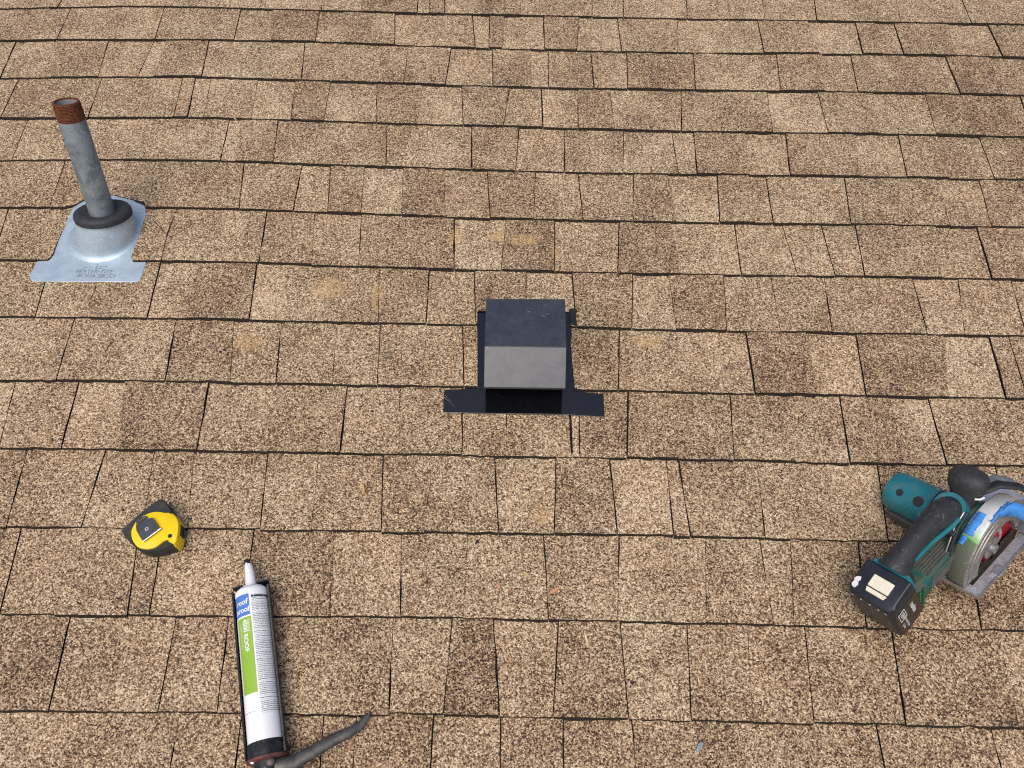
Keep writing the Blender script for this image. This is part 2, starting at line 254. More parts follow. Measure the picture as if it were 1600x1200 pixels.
def ramp(nt, fac, stops, interp='LINEAR'):
    r = N(nt, "ShaderNodeValToRGB")
    r.color_ramp.interpolation = interp
    el = r.color_ramp.elements
    while len(el) < len(stops):
        el.new(0.5)
    for e, (p, c) in zip(el, stops):
        e.position = p
        e.color = (*c, 1) if isinstance(c, tuple) else (c, c, c, 1)
    nt.links.new(fac, r.inputs[0])
    return r.outputs[0]


def tex_noise(nt, co, scale, detail=3.0, rough=0.5, dist=0.0):
    n = N(nt, "ShaderNodeTexNoise")
    n.inputs["Scale"].default_value = scale
    n.inputs["Detail"].default_value = detail
    n.inputs["Roughness"].default_value = rough
    n.inputs["Distortion"].default_value = dist
    nt.links.new(co, n.inputs["Vector"])
    return n.outputs[0]


def coords(nt, obj=None):
    t = N(nt, "ShaderNodeTexCoord")
    if obj is not None:
        t.object = obj
    return t.outputs["Object"]


def worn(name, base, second, scale=60, lo=0.45, hi=0.65, rough=0.5, metal=0.0, rough2=None, bump=0.0, bscale=400, spec=0.5,
         dirt=None, dirt_scale=25, dlo=0.55, dhi=0.7, detail=6.0, coat=0.0):
    """base colour broken up by patches of a second one, optional dirt, fine relief"""
    m, nt, b = nodes_of(name)
    co = coords(nt)
    f = ramp(nt, tex_noise(nt, co, scale, detail, 0.6, 0.4), [(lo, 0.0), (hi, 1.0)])
    c = mix_c(nt, f, base, second)
    if dirt:
        g = ramp(nt, tex_noise(nt, co, dirt_scale, 8.0, 0.7, 0.8), [(dlo, 0.0), (dhi, 1.0)])
        c = mix_c(nt, g, c, dirt)
    nt.links.new(c, b.inputs["Base Color"])
    b.inputs["Metallic"].default_value = metal
    b.inputs["Specular IOR Level"].default_value = spec
    b.inputs["Specular Tint"].default_value = (0.84, 0.93, 1.0, 1)
    b.inputs["Coat Weight"].default_value = coat
    r2 = rough if rough2 is None else rough2
    rr = ramp(nt, tex_noise(nt, co, scale * 1.7, 5.0, 0.6), [(0.35, rough), (0.65, r2)])
    nt.links.new(rr, b.inputs["Roughness"])
    if bump:
        bn = N(nt, "ShaderNodeBump")
        bn.inputs["Strength"].default_value = bump
        bn.inputs["Distance"].default_value = 0.0006
        nt.links.new(tex_noise(nt, co, bscale, 4.0, 0.6), bn.inputs["Height"])
        nt.links.new(bn.outputs[0], b.inputs["Normal"])
    return m


# ------------------------------------------------------------------ the roof
deck = MB().box(-3.2, 3.2, -1.9, 4.6, -0.05, -0.0005)
asphalt = worn("asphalt_edge", (0.015, 0.011, 0.009), (0.075, 0.052, 0.036), 420, 0.46, 0.75, 0.85, bump=0.6, bscale=900, spec=0.25)
roof = deck.build("roof", asphalt, None, matrix=ROOF)
roof["kind"] = "structure"


def granule_material():
    m, nt, b = nodes_of("shingle_granules")
    co = coords(nt, roof)
    tone = N(nt, "ShaderNodeAttribute", attribute_type='GEOMETRY', attribute_name="tone").outputs["Fac"]
    # stone granules: each cell one crushed stone
    def grains(scale):
        v = N(nt, "ShaderNodeTexVoronoi", feature='F1', distance='EUCLIDEAN')
        v.inputs["Scale"].default_value = scale
        v.inputs["Randomness"].default_value = 1.0
        nt.links.new(co, v.inputs["Vector"])
        s = N(nt, "ShaderNodeSeparateColor")
        nt.links.new(v.outputs["Color"], s.inputs[0])
        return v, s
    v1, s1 = grains(500)
    v2, s2 = grains(330)
    clump = tex_noise(nt, co, 210, 2.0, 0.6)
    patch = tex_noise(nt, co, 9, 4.0, 0.55, 0.3)
    broad = tex_noise(nt, co, 2.2, 2.0, 0.5)
    x = math_n(nt, 'ADD', math_n(nt, 'MULTIPLY', s1.outputs[0], 0.72), math_n(nt, 'MULTIPLY', s2.outputs[0], 0.28))
    x = math_n(nt, 'ADD', x, math_n(nt, 'MULTIPLY', math_n(nt, 'SUBTRACT', clump, 0.5), 0.40))
    x = math_n(nt, 'ADD', x, math_n(nt, 'MULTIPLY', math_n(nt, 'SUBTRACT', patch, 0.5), 0.46))
    x = math_n(nt, 'ADD', x, math_n(nt, 'MULTIPLY', math_n(nt, 'SUBTRACT', tex_noise(nt, co, 30, 4.0, 0.65, 0.8), 0.5), 0.22))
    x = math_n(nt, 'ADD', x, math_n(nt, 'MULTIPLY', math_n(nt, 'SUBTRACT', broad, 0.5), 0.20))
    x = math_n(nt, 'ADD', x, tone)
    c = ramp(nt, x, [(0.05, (0.024, 0.014, 0.008)), (0.20, (0.084, 0.050, 0.027)), (0.36, (0.200, 0.132, 0.071)),
                     (0.53, (0.360, 0.255, 0.150)), (0.70, (0.520, 0.398, 0.250)), (0.94, (0.77, 0.650, 0.45))])
    hue = ramp(nt, tex_noise(nt, co, 5.5, 3.0, 0.5), [(0.35, 0.0), (0.65, 1.0)])
    tint = N(nt, "ShaderNodeMix", data_type='RGBA', blend_type='MULTIPLY')
    nt.links.new(hue, tint.inputs[0])
    nt.links.new(c, tint.inputs[6])
    tint.inputs[7].default_value = (1.0, 0.955, 0.93, 1)
    c = tint.outputs[2]
    # a reddish grain here and there
    red = ramp(nt, s1.outputs[1], [(0.86, 0.0), (0.9, 1.0)])
    c = mix_c(nt, math_n(nt, 'MULTIPLY', red, 0.45), c, (0.26, 0.135, 0.095))
    # crumbs of missing granules where the black mat shows
    v3, s3 = grains(60)
    bald = math_n(nt, 'MULTIPLY', math_n(nt, 'LESS_THAN', v3.outputs["Distance"], 0.13), math_n(nt, 'GREATER_THAN', s3.outputs[0], 0.90))
    c = mix_c(nt, math_n(nt, 'MULTIPLY', bald, 0.75), c, (0.03, 0.022, 0.017))
    # stains with a shape of their own: spilled yellow chalk and black scuffs
    sep = N(nt, "ShaderNodeSeparateXYZ")
    nt.links.new(co, sep.inputs[0])
    blot = tex_noise(nt, co, 42, 5.0, 0.7, 0.6)
    def spots(lst):
        tot = None
        for (u, v, ru, rv) in lst:
            dx = math_n(nt, 'MULTIPLY', math_n(nt, 'SUBTRACT', sep.outputs[0], u), 1 / ru)
            dy = math_n(nt, 'MULTIPLY', math_n(nt, 'SUBTRACT', sep.outputs[1], v), 1 / rv)
            d2 = math_n(nt, 'ADD', math_n(nt, 'MULTIPLY', dx, dx), math_n(nt, 'MULTIPLY', dy, dy))
            g = math_n(nt, 'SUBTRACT', 1.0, d2, True)
            tot = g if tot is None else math_n(nt, 'MAXIMUM', tot, g)
        return tot
    ys = ramp(nt, math_n(nt, 'MULTIPLY', spots(DEB['stains']), math_n(nt, 'ADD', blot, 0.25)), [(0.22, 0.0), (0.80, 1.0)])
    ys = math_n(nt, 'MULTIPLY', ys, ramp(nt, s1.outputs[1], [(0.25, 0.25), (0.6, 1.0)]))
    c = mix_c(nt, math_n(nt, 'MULTIPLY', ys, 0.60), c, (0.60, 0.40, 0.15))
    ds = ramp(nt, math_n(nt, 'MULTIPLY', spots(DEB['dark']), math_n(nt, 'ADD', blot, 0.25)), [(0.35, 0.0), (0.9, 1.0)])
    c = mix_c(nt, math_n(nt, 'MULTIPLY', ds, 0.5), c, (0.05, 0.04, 0.03))
    nt.links.new(c, b.inputs["Base Color"])
    b.inputs["Roughness"].default_value = 0.75
    b.inputs["Specular IOR Level"].default_value = 0.35
    h = math_n(nt, 'ADD', math_n(nt, 'MULTIPLY', v1.outputs["Distance"], -1.0), math_n(nt, 'MULTIPLY', s1.outputs[2], 0.5))
    bn = N(nt, "ShaderNodeBump")
    bn.inputs["Strength"].default_value = 0.8
    bn.inputs["Distance"].default_value = 0.0011
    nt.links.new(h, bn.inputs["Height"])
    nt.links.new(bn.outputs[0], b.inputs["Normal"])
    return m


granules = granule_material()


def interp(line, u):
    for a, b in zip(line, line[1:]):
        if u <= b[0] or b is line[-1]:
            t = (u - a[0]) / (b[0] - a[0])
            return a[1] + (b[1] - a[1]) * t
    return line[-1][1]


R_TOP, R_BOT, STEP = 0.0010, 0.0064, 0.0028


def tab_mesh(outline, vb, vt, raised, tone, butt=True):
    """one shingle tab: outline in (u, v), surface tilted from vb (thick butt) to vt (thin head)"""
    def nn(u, v):
        t = min(max((v - vb) / (vt - vb), -0.2), 1.1)
        wav = 0.0010 * noise.noise(Vector((u * 9, v * 14, 3.1)))
        return R_BOT + (R_TOP - R_BOT) * t + raised + wav * (1 - max(t, 0)) 
    top = [(u, v, nn(u, v)) for u, v in outline]
    low = []
    for u, v, z in top:                              # torn felt and asphalt stick out below the granules along the butt
        near = max(0.0, 1.0 - (v - vb) / 0.010) if butt else 0.0
        low.append((u, v - min(near, 1.0) * (0.0020 + 0.0030 * rnd.random()), -0.0002))
    n = len(outline)
    faces = [tuple(range(n))] + [(i, n + i, n + (i + 1) % n, (i + 1) % n) for i in range(n)]
    return top + low, faces, n


def jag(a, b, step, amp, ends=True):
    """points from a to b (excluding b) with small sideways raggedness"""
    a, b = Vector(a), Vector(b)
    d = b - a
    k = max(1, int(d.length / step))
    nrm = Vector((-d.y, d.x)).normalized() if d.length > 1e-6 else Vector((0, 0))
    out = []
    for i in range(k):
        p = a + d * (i / k)
        if i > 0:
            p = p + nrm * rnd.gauss(0, amp)
        out.append((p.x, p.y))
    return out


def poly_jag(pts, step, amp):
    out = []
    for a, b in zip(pts, pts[1:]):
        out += jag(a, b, step, amp)
    return out


def make_shingle(outline, vb, vt, raised, tone):
    verts, faces, n = tab_mesh(outline, vb, vt, raised, tone)
    cu = sum(p[0] for p in outline) / n
    cv = sum(p[1] for p in outline) / n
    me = bpy.data.meshes.new("shingle")
    me.from_pydata([(x - cu, y - cv, z) for x, y, z in verts], [], faces)
    me.materials.append(granules)
    me.materials.append(asphalt)
    me.polygons.foreach_set("material_index", [0] + [1] * n)
    at = me.attributes.new("tone", 'FLOAT', 'FACE')
    at.data.foreach_set("value", [tone] * (n + 1))
    if me.polygons[0].normal.z < 0:
        me.flip_normals()
    o = new_obj("shingle", me, roof, Matrix.Translation((cu, cv, 0)))
    return o


TV = {'l': 0.042, 'm': 0.0, 'd': -0.052}
NC = len(TABS)
for k in range(NC):
    up, lo = LINES[k], LINES[k + 1]
    bounds = [[up[0][0], lo[0][0], 0]] + TABS[k] + [[up[-1][0], lo[-1][0], 0]]
    for i in range(len(bounds) - 1):
        (lt, lb, lf), (rt, rb, rf_) = bounds[i], bounds[i + 1]
        ch = TONES[k][i]
        tone = TV[ch] + rnd.gauss(0, 0.022)
        gl = 0.0006 + rnd.random() * 0.0009 if not lf else 0.0001
        gr = 0.0006 + rnd.random() * 0.0009 if not rf_ else 0.0001
        lt, lb, rt, rb = lt + gl, lb + gl, rt - gr, rb - gr
        raised = STEP * (1.0 if ch == 'd' else (0.55 if ch == 'm' else 0.1)) + rnd.random() * 0.0006
        shift = rnd.gauss(0, 0.0008)
        # bottom edge, left to right
        key = (k, i)
        if key in BOTS:
            bot = [tuple(p) for p in BOTS[key]]
        else:
            us = [lb] + [p[0] for p in lo if lb + 0.004 < p[0] < rb - 0.004] + [rb]
            bot = [(u, interp(lo, u) + shift) for u in us]
        topl, topr = (lt, interp(up, lt) + 0.007), (rt, interp(up, rt) + 0.007)
        left = [topl, bot[0]]
        right = [bot[-1], topr]
        if (k, i) in CUTS:                       # the piece left of a cut: its right side follows the cut
            right = [tuple(p) for p in reversed(CUTS[(k, i)][0])]
            bot = [p for p in bot if p[0] < right[0][0] - 0.003] + [right[0]]
            topr = (right[-1][0], interp(up, right[-1][0]) + 0.007)
            right = right + [topr]
        if (k, i - 1) in CUTS:
            left = [tuple(p) for p in CUTS[(k, i - 1)][1]]
            bot = [left[-1]] + [p for p in bot if p[0] > left[-1][0] + 0.003]
            topl = (left[0][0], interp(up, left[0][0]) + 0.007)
            left = [topl] + left
        jb = 0.00045 if k < 8 else 0.0006
        outline = poly_jag(left, 0.03, 0.0005) + poly_jag(bot, 0.014, jb) + poly_jag(right, 0.03, 0.0005) + [topr]
        vb = sum(p[1] for p in bot) / len(bot)
        vt = (interp(up, lt) + interp(up, rt)) / 2
        if key in BOTS:
            vb = interp(lo, (lb + rb) / 2)
        make_shingle(outline, vb, vt, raised, tone)

# the roof goes on outside the picture: joined, nobody sees it singly
ov, of, om, ot = [], [], [], []
def outer_piece(u0, u1, vb, vt):
    tone = rnd.choice((0.05, 0.0, -0.062)) + rnd.gauss(0, 0.02)
    ol = [(u0 + 0.0008, vt + 0.007), (u0 + 0.0008, vb), (u1 - 0.0008, vb), (u1 - 0.0008, vt + 0.007)]
    verts, faces, n = tab_mesh(ol, vb, vt, rnd.random() * STEP, tone)
    b = len(ov)
    ov.extend(verts)
    of.extend(tuple(b + i for i in f) for f in faces)
    om.extend([0] + [1] * n)
    ot.extend([tone] * (n + 1))
def outer_row(u0, u1, vb, vt):
    u = u0
    while u < u1 - 0.01:
        w = min(rnd.uniform(0.07, 0.24), u1 - u)
        if u1 - u - w < 0.05:
            w = u1 - u
        outer_piece(u, u + w, vb, vt)
        u += w
for k in range(NC):
    up, lo = LINES[k], LINES[k + 1]
    outer_row(-3.2, min(up[0][0], lo[0][0]) - 0.001, lo[0][1], up[0][1])
    outer_row(max(up[-1][0], lo[-1][0]) + 0.001, 3.2, lo[-1][1], up[-1][1])
vtop = sum(p[1] for p in LINES[0]) / len(LINES[0])
for j in range(18):
    outer_row(-3.2, 3.2, vtop - 0.004 + 0.143 * j, vtop - 0.004 + 0.143 * (j + 1))
vlow = sum(p[1] for p in LINES[-1]) / len(LINES[-1])
for j in range(12):
    outer_row(-3.2, 3.2, vlow - 0.143 * (j + 1), vlow - 0.143 * j)
me = bpy.data.meshes.new("outer_shingles")
me.from_pydata(ov, [], of)
me.materials.append(granules)
me.materials.append(asphalt)
me.polygons.foreach_set("material_index", om)
me.attributes.new("tone", 'FLOAT', 'FACE').data.foreach_set("value", ot)
outer = new_obj("outer_shingles", me, roof, Matrix.Identity(4))
outer["kind"] = "stuff"


# ------------------------------------------------------------------ object materials
galvanised = worn("galvanised_steel", (0.50, 0.61, 0.69), (0.40, 0.50, 0.58), 30, 0.35, 0.7, 0.42, 0.50, 0.55, bump=0.08, bscale=160,
                  dirt=(0.32, 0.37, 0.41), dirt_scale=60, dlo=0.64, dhi=0.85)
pipe_zinc = worn("weathered_zinc_pipe", (0.26, 0.305, 0.33), (0.14, 0.172, 0.195), 34, 0.42, 0.62, 0.6, 0.45, 0.75, bump=0.4, bscale=260,
                 dirt=(0.40, 0.43, 0.43), dirt_scale=70, dlo=0.58, dhi=0.7)
rust = worn("rust", (0.165, 0.060, 0.028), (0.085, 0.032, 0.018), 160, 0.4, 0.65, 0.9, bump=0.8, bscale=700, spec=0.2)
pipe_inside = worn("pipe_bore", (0.30, 0.31, 0.31), (0.20, 0.19, 0.18), 60, 0.4, 0.7, 0.8, 0.2)
rubber = worn("grey_rubber", (0.024, 0.025, 0.029), (0.038, 0.038, 0.041), 90, 0.4, 0.7, 0.62, bump=0.2, bscale=300)
emboss = worn("embossed_metal", (0.30, 0.36, 0.42), (0.24, 0.30, 0.36), 200, 0.4, 0.7, 0.55, 0.6)
tar = worn("roofing_tar", (0.008, 0.008, 0.008), (0.04, 0.033, 0.026), 300, 0.55, 0.8, 0.6, bump=0.9, bscale=500)


def plumb_frame(u, v, n=0.0):
    return Matrix.Translation(ROOF @ Vector((u, v, n)))


def roof_frame(u, v, n=0.0, rz=0.0):
    return ROOF @ Matrix.Translation((u, v, n)) @ Matrix.Rotation(rz, 4, 'Z')


def rel(pts, u, v):
    return [(p[0] - u, p[1] - v) for p in pts]


# ------------------------------------------------------------------ pipe flashing and vent pipe
PU, PV = -0.838, 1.100
fl = thing("pipe_flashing", "pale galvanised metal pipe flashing with domed collar let into the shingles", "flashing", roof_frame(PU, PV, 0))
plate_n = lambda p: 0.0042 + max(0.0, 1.05 - PV - p[1]) * 0.028
fo = rel(FLASH['flange'], PU, PV)
up_ = rel(FLASH['upper'], PU, PV)
outline = fo + up_
MB().prism(outline, 0.0005, plate_n).build("plate", galvanised, fl, bevel=0.0012, seg=2)
axis_p = Vector((0, math.sin(PITCH), math.cos(PITCH)))
ex = Vector((1, 0, 0))
ey = axis_p.cross(ex).normalized()
SEG = 48
def plumb_ring(r, h):
    return [axis_p * h + ex * (r * math.cos(a)) + ey * (r * math.sin(a)) for a in (2 * math.pi * k / SEG for k in range(SEG))]
def base_ring(r, n):
    return [Vector((r * math.cos(a) - 0.014, r * math.sin(a) + 0.006, n)) for a in (2 * math.pi * k / SEG for k in range(SEG))]
def blend(a, b, t):
    return [p.lerp(q, t) for p, q in zip(a, b)]
b0, t0 = base_ring(0.067, 0.006), plumb_ring(0.047, 0.060)
rings = [base_ring(0.0745, 0.0035), base_ring(0.0725, 0.0060), base_ring(0.0695, 0.0066)]
for j in range(1, 9):
    t = j / 8
    rr = blend(b0, t0, t)
    bul = 1 + 0.035 * math.sin(math.pi * t)
    cen = Vector((-0.014, 0.006, 0.006)).lerp(axis_p * 0.060, t)
    rings.append([cen + (p - cen) * bul for p in rr])
MB().loft(rings, True, False, True).build("dome", galvanised, fl, smooth=True, angle=60)
col = MB()
prof = [(0.030, 0.053), (0.052, 0.050), (0.0555, 0.0525), (0.0560, 0.060), (0.054, 0.065), (0.046, 0.0685), (0.040, 0.0675), (0.034, 0.064), (0.0240, 0.0625)]
col.loft([plumb_ring(r, h) for r, h in prof], True, False, False).build("rubber_collar", rubber, fl, smooth=True, angle=50)
for txt, dy, dx, sz in (("WATER\u00b7TITE", -0.0915, -0.008, 0.0135), ("BOCA SBCCI", -0.1025, -0.001, 0.0135)):
    vv, ff = text_flat(txt, sz, 0.25)
    MB().add([(p.x + dx, p.y + dy, plate_n((p.x, p.y + dy)) + 0.0004) for p in vv], ff).build("lettering", emboss, fl, recalc=False)
mk = MB()
for pts in ([(-0.026, -0.087), (-0.020, -0.080), (-0.004, -0.080)], [(0.002, -0.072), (0.001, -0.083), (0.014, -0.083), (0.021, -0.086)], [(0.006, -0.078), (0.020, -0.078), (0.022, -0.074)]):
    mk.tube([(x - 0.008, y, plate_n((x, y)) + 0.0003) for x, y in pts], 0.0006, 6)
mk.build("maker_mark", emboss, fl)
MB().prism(rel(DEB['tar_flash'], PU, PV), 0.002, 0.0066).build("sealant_smear", tar, fl, bevel=0.001)

pipe = thing("vent_pipe", "upright grey galvanised vent pipe with rusty threaded end, rising from the flashing", "pipe", plumb_frame(PU, PV, 0.0))
PR, PL = 0.0245, 0.287
MB().lathe([(PR, 0.03), (PR, PL - 0.036), (PR - 0.0004, PL - 0.0345)], seg=40).build("pipe_wall", pipe_zinc, pipe, smooth=True)
tp = [(PR - 0.0004, PL - 0.0345)]
for j in range(13):
    z = PL - 0.034 + j * 0.0026
    tp += [(PR + 0.0005 - j * 0.00006, z), (PR - 0.0008 - j * 0.00006, z + 0.0013)]
tp += [(PR - 0.0012, PL), (PR - 0.0046, PL), (PR - 0.0048, PL - 0.003)]
MB().lathe(tp, seg=40).build("threaded_end", rust, pipe, smooth=True, angle=25)
MB().lathe([(PR - 0.0048, PL - 0.0028), (PR - 0.0048, 0.06), (0.0005, 0.06)], seg=40).build("bore", pipe_inside, pipe, smooth=True, recalc=False)

# ------------------------------------------------------------------ roof vent
def painted_black(name, c0, c1, spec, r0, r1):
    m, nt, b = nodes_of(name)
    co = coords(nt)
    sm = ramp(nt, tex_noise(nt, co, 30, 7.0, 0.7, 1.6), [(0.40, 0.0), (0.66, 1.0)])
    sc = ramp(nt, tex_noise(nt, co, 300, 2.0, 0.5, 3.0), [(0.74, 0.0), (0.78, 1.0)])
    c = mix_c(nt, sm, c0, c1)
    c = mix_c(nt, math_n(nt, 'MULTIPLY', sc, 0.5), c, (0.22, 0.23, 0.24))
    nt.links.new(c, b.inputs["Base Color"])
    b.inputs["Specular IOR Level"].default_value = spec
    rr = ramp(nt, tex_noise(nt, co, 34, 6.0, 0.7, 0.7), [(0.3, r0), (0.7, r1)])
    nt.links.new(rr, b.inputs["Roughness"])
    bn = N(nt, "ShaderNodeBump")
    bn.inputs["Strength"].default_value = 0.12
    bn.inputs["Distance"].default_value = 0.002
    nt.links.new(tex_noise(nt, co, 14, 2.0, 0.5), bn.inputs["Height"])
    nt.links.new(bn.outputs[0], b.inputs["Normal"])
    return m
black = painted_black("black_painted_steel", (0.016, 0.022, 0.032), (0.030, 0.038, 0.050), 1.0, 0.28, 0.44)
black_gloss = painted_black("glossy_black_plate", (0.004, 0.0045, 0.006), (0.006, 0.0065, 0.008), 1.0, 0.06, 0.12)
scratch = worn("bare_scratch", (0.45, 0.47, 0.50), (0.25, 0.26, 0.28), 500, 0.4, 0.6, 0.5, 0.6)
VU, VV = 0.029, 0.80
rv = thing("roof_vent", "black painted metal box roof vent with sloping hood, in the middle of the roof", "roof vent", roof_frame(VU, VV, 0))
def v_n(p):
    return 0.0040 + max(0.0, (0.752 - VV) - p[1]) * 0.03
vp = rel(FLASH['vstrip'], VU, VV)
vs_ = rel(FLASH['vstem'], VU, VV)
MB().prism(vp + list(reversed(vs_)), 0.0005, v_n).build("base_plate", black_gloss, rv, bevel=0.0010, seg=2)
# hood: folded sheet, open towards the eaves
hw = 0.0731
TH = 0.0011
yb, yt, yl = 0.0886, -0.0171, -0.0765
zt, zl = 0.098, 0.055
sk = 0.0035                                        # hood sits a little askew
def hx(s, y):
    return s * hw + sk * (-y) * 0.35
sheet = lambda pts, th: pts
top = MB()
top.loft([[(hx(-1, yb), yb, z), (hx(1, yb), yb + 0.003, z), (hx(1, yt), yt + 0.001, z), (hx(-1, yt), yt, z)] for z in (zt - TH, zt)])
top.build("hood_top", black, rv, bevel=0.0009, seg=2)
fr = MB()
dn = Vector((0, yl - yt, zl - zt)).normalized()
nr = Vector((0, -dn.z, dn.y))
if nr.z < 0:
    nr = -nr
quad = [Vector((hx(-1, yt), yt - 0.0002, zt - 0.0004)), Vector((hx(1, yt), yt + 0.0008, zt - 0.0004)),
        Vector((hx(1, yl), yl + 0.001, zl)), Vector((hx(-1, yl), yl, zl))]
fr.loft([[p - nr * TH for p in quad], quad])
fr.build("hood_front", black, rv, bevel=0.0009, seg=2)
MB().loft([[(hx(-1, yl), yl - 0.0004, zl - 0.0002), (hx(1, yl), yl + 0.0006, zl - 0.0002), (hx(1, yl), yl + 0.0006, zl - 0.004), (hx(-1, yl), yl - 0.0004, zl - 0.004)],
           [(hx(-1, yl), yl + 0.0012, zl - 0.0004), (hx(1, yl), yl + 0.0022, zl - 0.0004), (hx(1, yl), yl + 0.0022, zl - 0.004), (hx(-1, yl), yl + 0.0012, zl - 0.004)]]
          ).build("hood_lip", black, rv)
for s in (-1, 1):
    ys = [(yb - 0.0005, zt - TH - 0.0002), (yt, zt - TH - 0.0002), (yl + 0.003, zl - 0.001), (yl + 0.022, 0.0045), (yb - 0.0005, 0.0045)]
    a = [(hx(s, y) - s * 0.0010, y, z) for y, z in ys]
    b_ = [(hx(s, y) - s * 0.0022, y, z) for y, z in ys]
    MB().loft([a, b_]).build("hood_side", black, rv)
MB().box(-hw + 0.002, hw - 0.002, yb - 0.002, yb - 0.0006, 0.0045, zt - TH - 0.0004).build("hood_back", black, rv)
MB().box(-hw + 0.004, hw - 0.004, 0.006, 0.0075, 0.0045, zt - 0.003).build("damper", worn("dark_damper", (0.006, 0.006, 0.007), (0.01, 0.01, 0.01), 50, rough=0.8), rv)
for (x0, y0, x1, y1, w, z) in ((0.003, 0.060, 0.008, 0.0615, 0.0007, zt), (0.031, 0.053, 0.036, 0.051, 0.0006, zt), (0.038, 0.056, 0.044, 0.0572, 0.0005, zt), (0.033, 0.075, 0.038, 0.081, 0.0004, zt),
                               (-0.150, -0.068, -0.128, -0.090, 0.0005, 0.0059), (-0.146, -0.066, -0.134, -0.080, 0.0004, 0.0058)):
    MB().loft([[(x0, y0 - w, z + h), (x1, y1 - w * 0.3, z + h), (x1, y1 + w * 0.3, z + h), (x0, y0 + w, z + h)] for h in (0.0002, 0.0004)]).build("scratch", scratch, rv)
MB().prism(rel(DEB['tar_vent'], VU, VV), 0.002, 0.0085).build("sealant_smear", tar, rv, bevel=0.0015)

# ------------------------------------------------------------------ tape measure
yellow = worn("yellow_plastic", (0.88, 0.62, 0.006), (0.80, 0.55, 0.006), 40, 0.45, 0.7, 0.36, bump=0.05, dirt=(0.42, 0.30, 0.05), dirt_scale=120, dlo=0.68, dhi=0.8)
tape_rubber = worn("tape_black_rubber", (0.022, 0.022, 0.022), (0.040, 0.038, 0.033), 70, 0.4, 0.7, 0.7, bump=0.5, bscale=500, dirt=(0.09, 0.08, 0.065), dirt_scale=150, dlo=0.62, dhi=0.78)
clip_metal = worn("dark_clip_steel", (0.085, 0.095, 0.105), (0.12, 0.13, 0.14), 40, 0.4, 0.7, 0.25, 0.8, 0.4)
bright = worn("bright_steel", (0.72, 0.73, 0.75), (0.55, 0.56, 0.58), 120, 0.4, 0.7, 0.3, 0.9, 0.45)
dark_hole = worn("dark_plastic_and_shade", (0.010, 0.010, 0.011), (0.02, 0.02, 0.02), 80, rough=0.55)  # black plastic parts, and plugs whose black stands for shade in openings
TU, TVv = -0.563, 0.448
tm = thing("tape_measure", "yellow and black tape measure lying on its side", "tape measure", roof_frame(TU, TVv, 0))
def smooth_poly(poly, it=2):
    for _ in range(it):
        q = []
        for a, b in zip(poly, poly[1:] + poly[:1]):
            q.append((a[0] * .75 + b[0] * .25, a[1] * .75 + b[1] * .25))
            q.append((a[0] * .25 + b[0] * .75, a[1] * .25 + b[1] * .75))
        poly = q
    return poly
to = smooth_poly(rel(TAPE['outer'], TU, TVv), 1)
def scaled(poly, s):
    cx = sum(p[0] for p in poly) / len(poly); cy = sum(p[1] for p in poly) / len(poly)
    return [(cx + (p[0] - cx) * s, cy + (p[1] - cy) * s) for p in poly]
bd = MB()
bd.loft([[(*p, z) for p in scaled(to, s)] for z, s in ((0.006, 0.90), (0.009, 0.97), (0.014, 1.0), (0.031, 1.0), (0.036, 0.985), (0.0385, 0.95))])
bd.build("body", tape_rubber, tm, smooth=True, angle=30)
ty = smooth_poly(rel(TAPE['yellow'], TU, TVv), 2)
MB().loft([[(*p, z) for p in scaled(ty, s)] for z, s in ((0.033, 1.0), (0.0402, 1.0), (0.0415, 0.985), (0.0422, 0.94))]).build("side_disc", yellow, tm, smooth=True, angle=30)
R_ = lambda key: rel(TAPE[key], TU, TVv)
o_ = rel(TAPE['outer'], TU, TVv)
nose = [o_[3], o_[4], o_[5], o_[6], o_[7], o_[8], o_[9], (o_[9][0] - 0.010, o_[9][1] + 0.004), (o_[3][0] - 0.010, o_[3][1] - 0.004)]
MB().loft([[(*p, z) for p in scaled(nose, s)] for z, s in ((0.008, 1.0), (0.011, 1.06), (0.033, 1.06), (0.0396, 0.98))]).build("nose", yellow, tm, smooth=True, angle=35)
m1, m2 = Vector(R_('mouth')[0]), Vector(R_('mouth')[1])
md = (m2 - m1).normalized()
mn = Vector((-md.y, md.x))
if mn.x < 0:
    mn = -mn
mq = [m1 - mn * 0.004, m2 - mn * 0.004, m2 + mn * 0.0014, m1 + mn * 0.0014]
MB().loft([[(*p, z) for p in mq] for z in (0.013, 0.0325)]).build("mouth", dark_hole, tm, bevel=0.0008)  # solid block; its black stands for the shade inside the opening
mq2 = [m1.lerp(m2, 0.2) + mn * 0.0012, m1.lerp(m2, 0.8) + mn * 0.0012, m1.lerp(m2, 0.8) + mn * 0.0028, m1.lerp(m2, 0.2) + mn * 0.0028]
MB().loft([[(*p, z) for p in mq2] for z in (0.009, 0.019)]).build("hook", clip_metal, tm, bevel=0.0006)
h0 = R_('hole')[0]
MB().lathe([(0.0034, 0.039), (0.0034, 0.0428), (0.0006, 0.0426)], c=(h0[0], h0[1], 0), seg=16, cap=True).build("screw_hole", dark_hole, tm, smooth=True)  # black disc, with the shade of the hole put into its colour
cl = scaled(R_('clip'), 1.06)
clip = MB().loft([[(*p, z) for p in cl] for z in (0.0462, 0.0476)]).build("belt_clip", clip_metal, tm, bevel=0.0005)
cb = R_('clipband')
MB().loft([[(*p, 0.040) for p in cb], [(*p, 0.0464) for p in cb]]).build("clip_bend", clip_metal, clip, bevel=0.0008)
e0, e1 = Vector((*cl[5], 0.0458)), Vector((*cl[4], 0.0458))
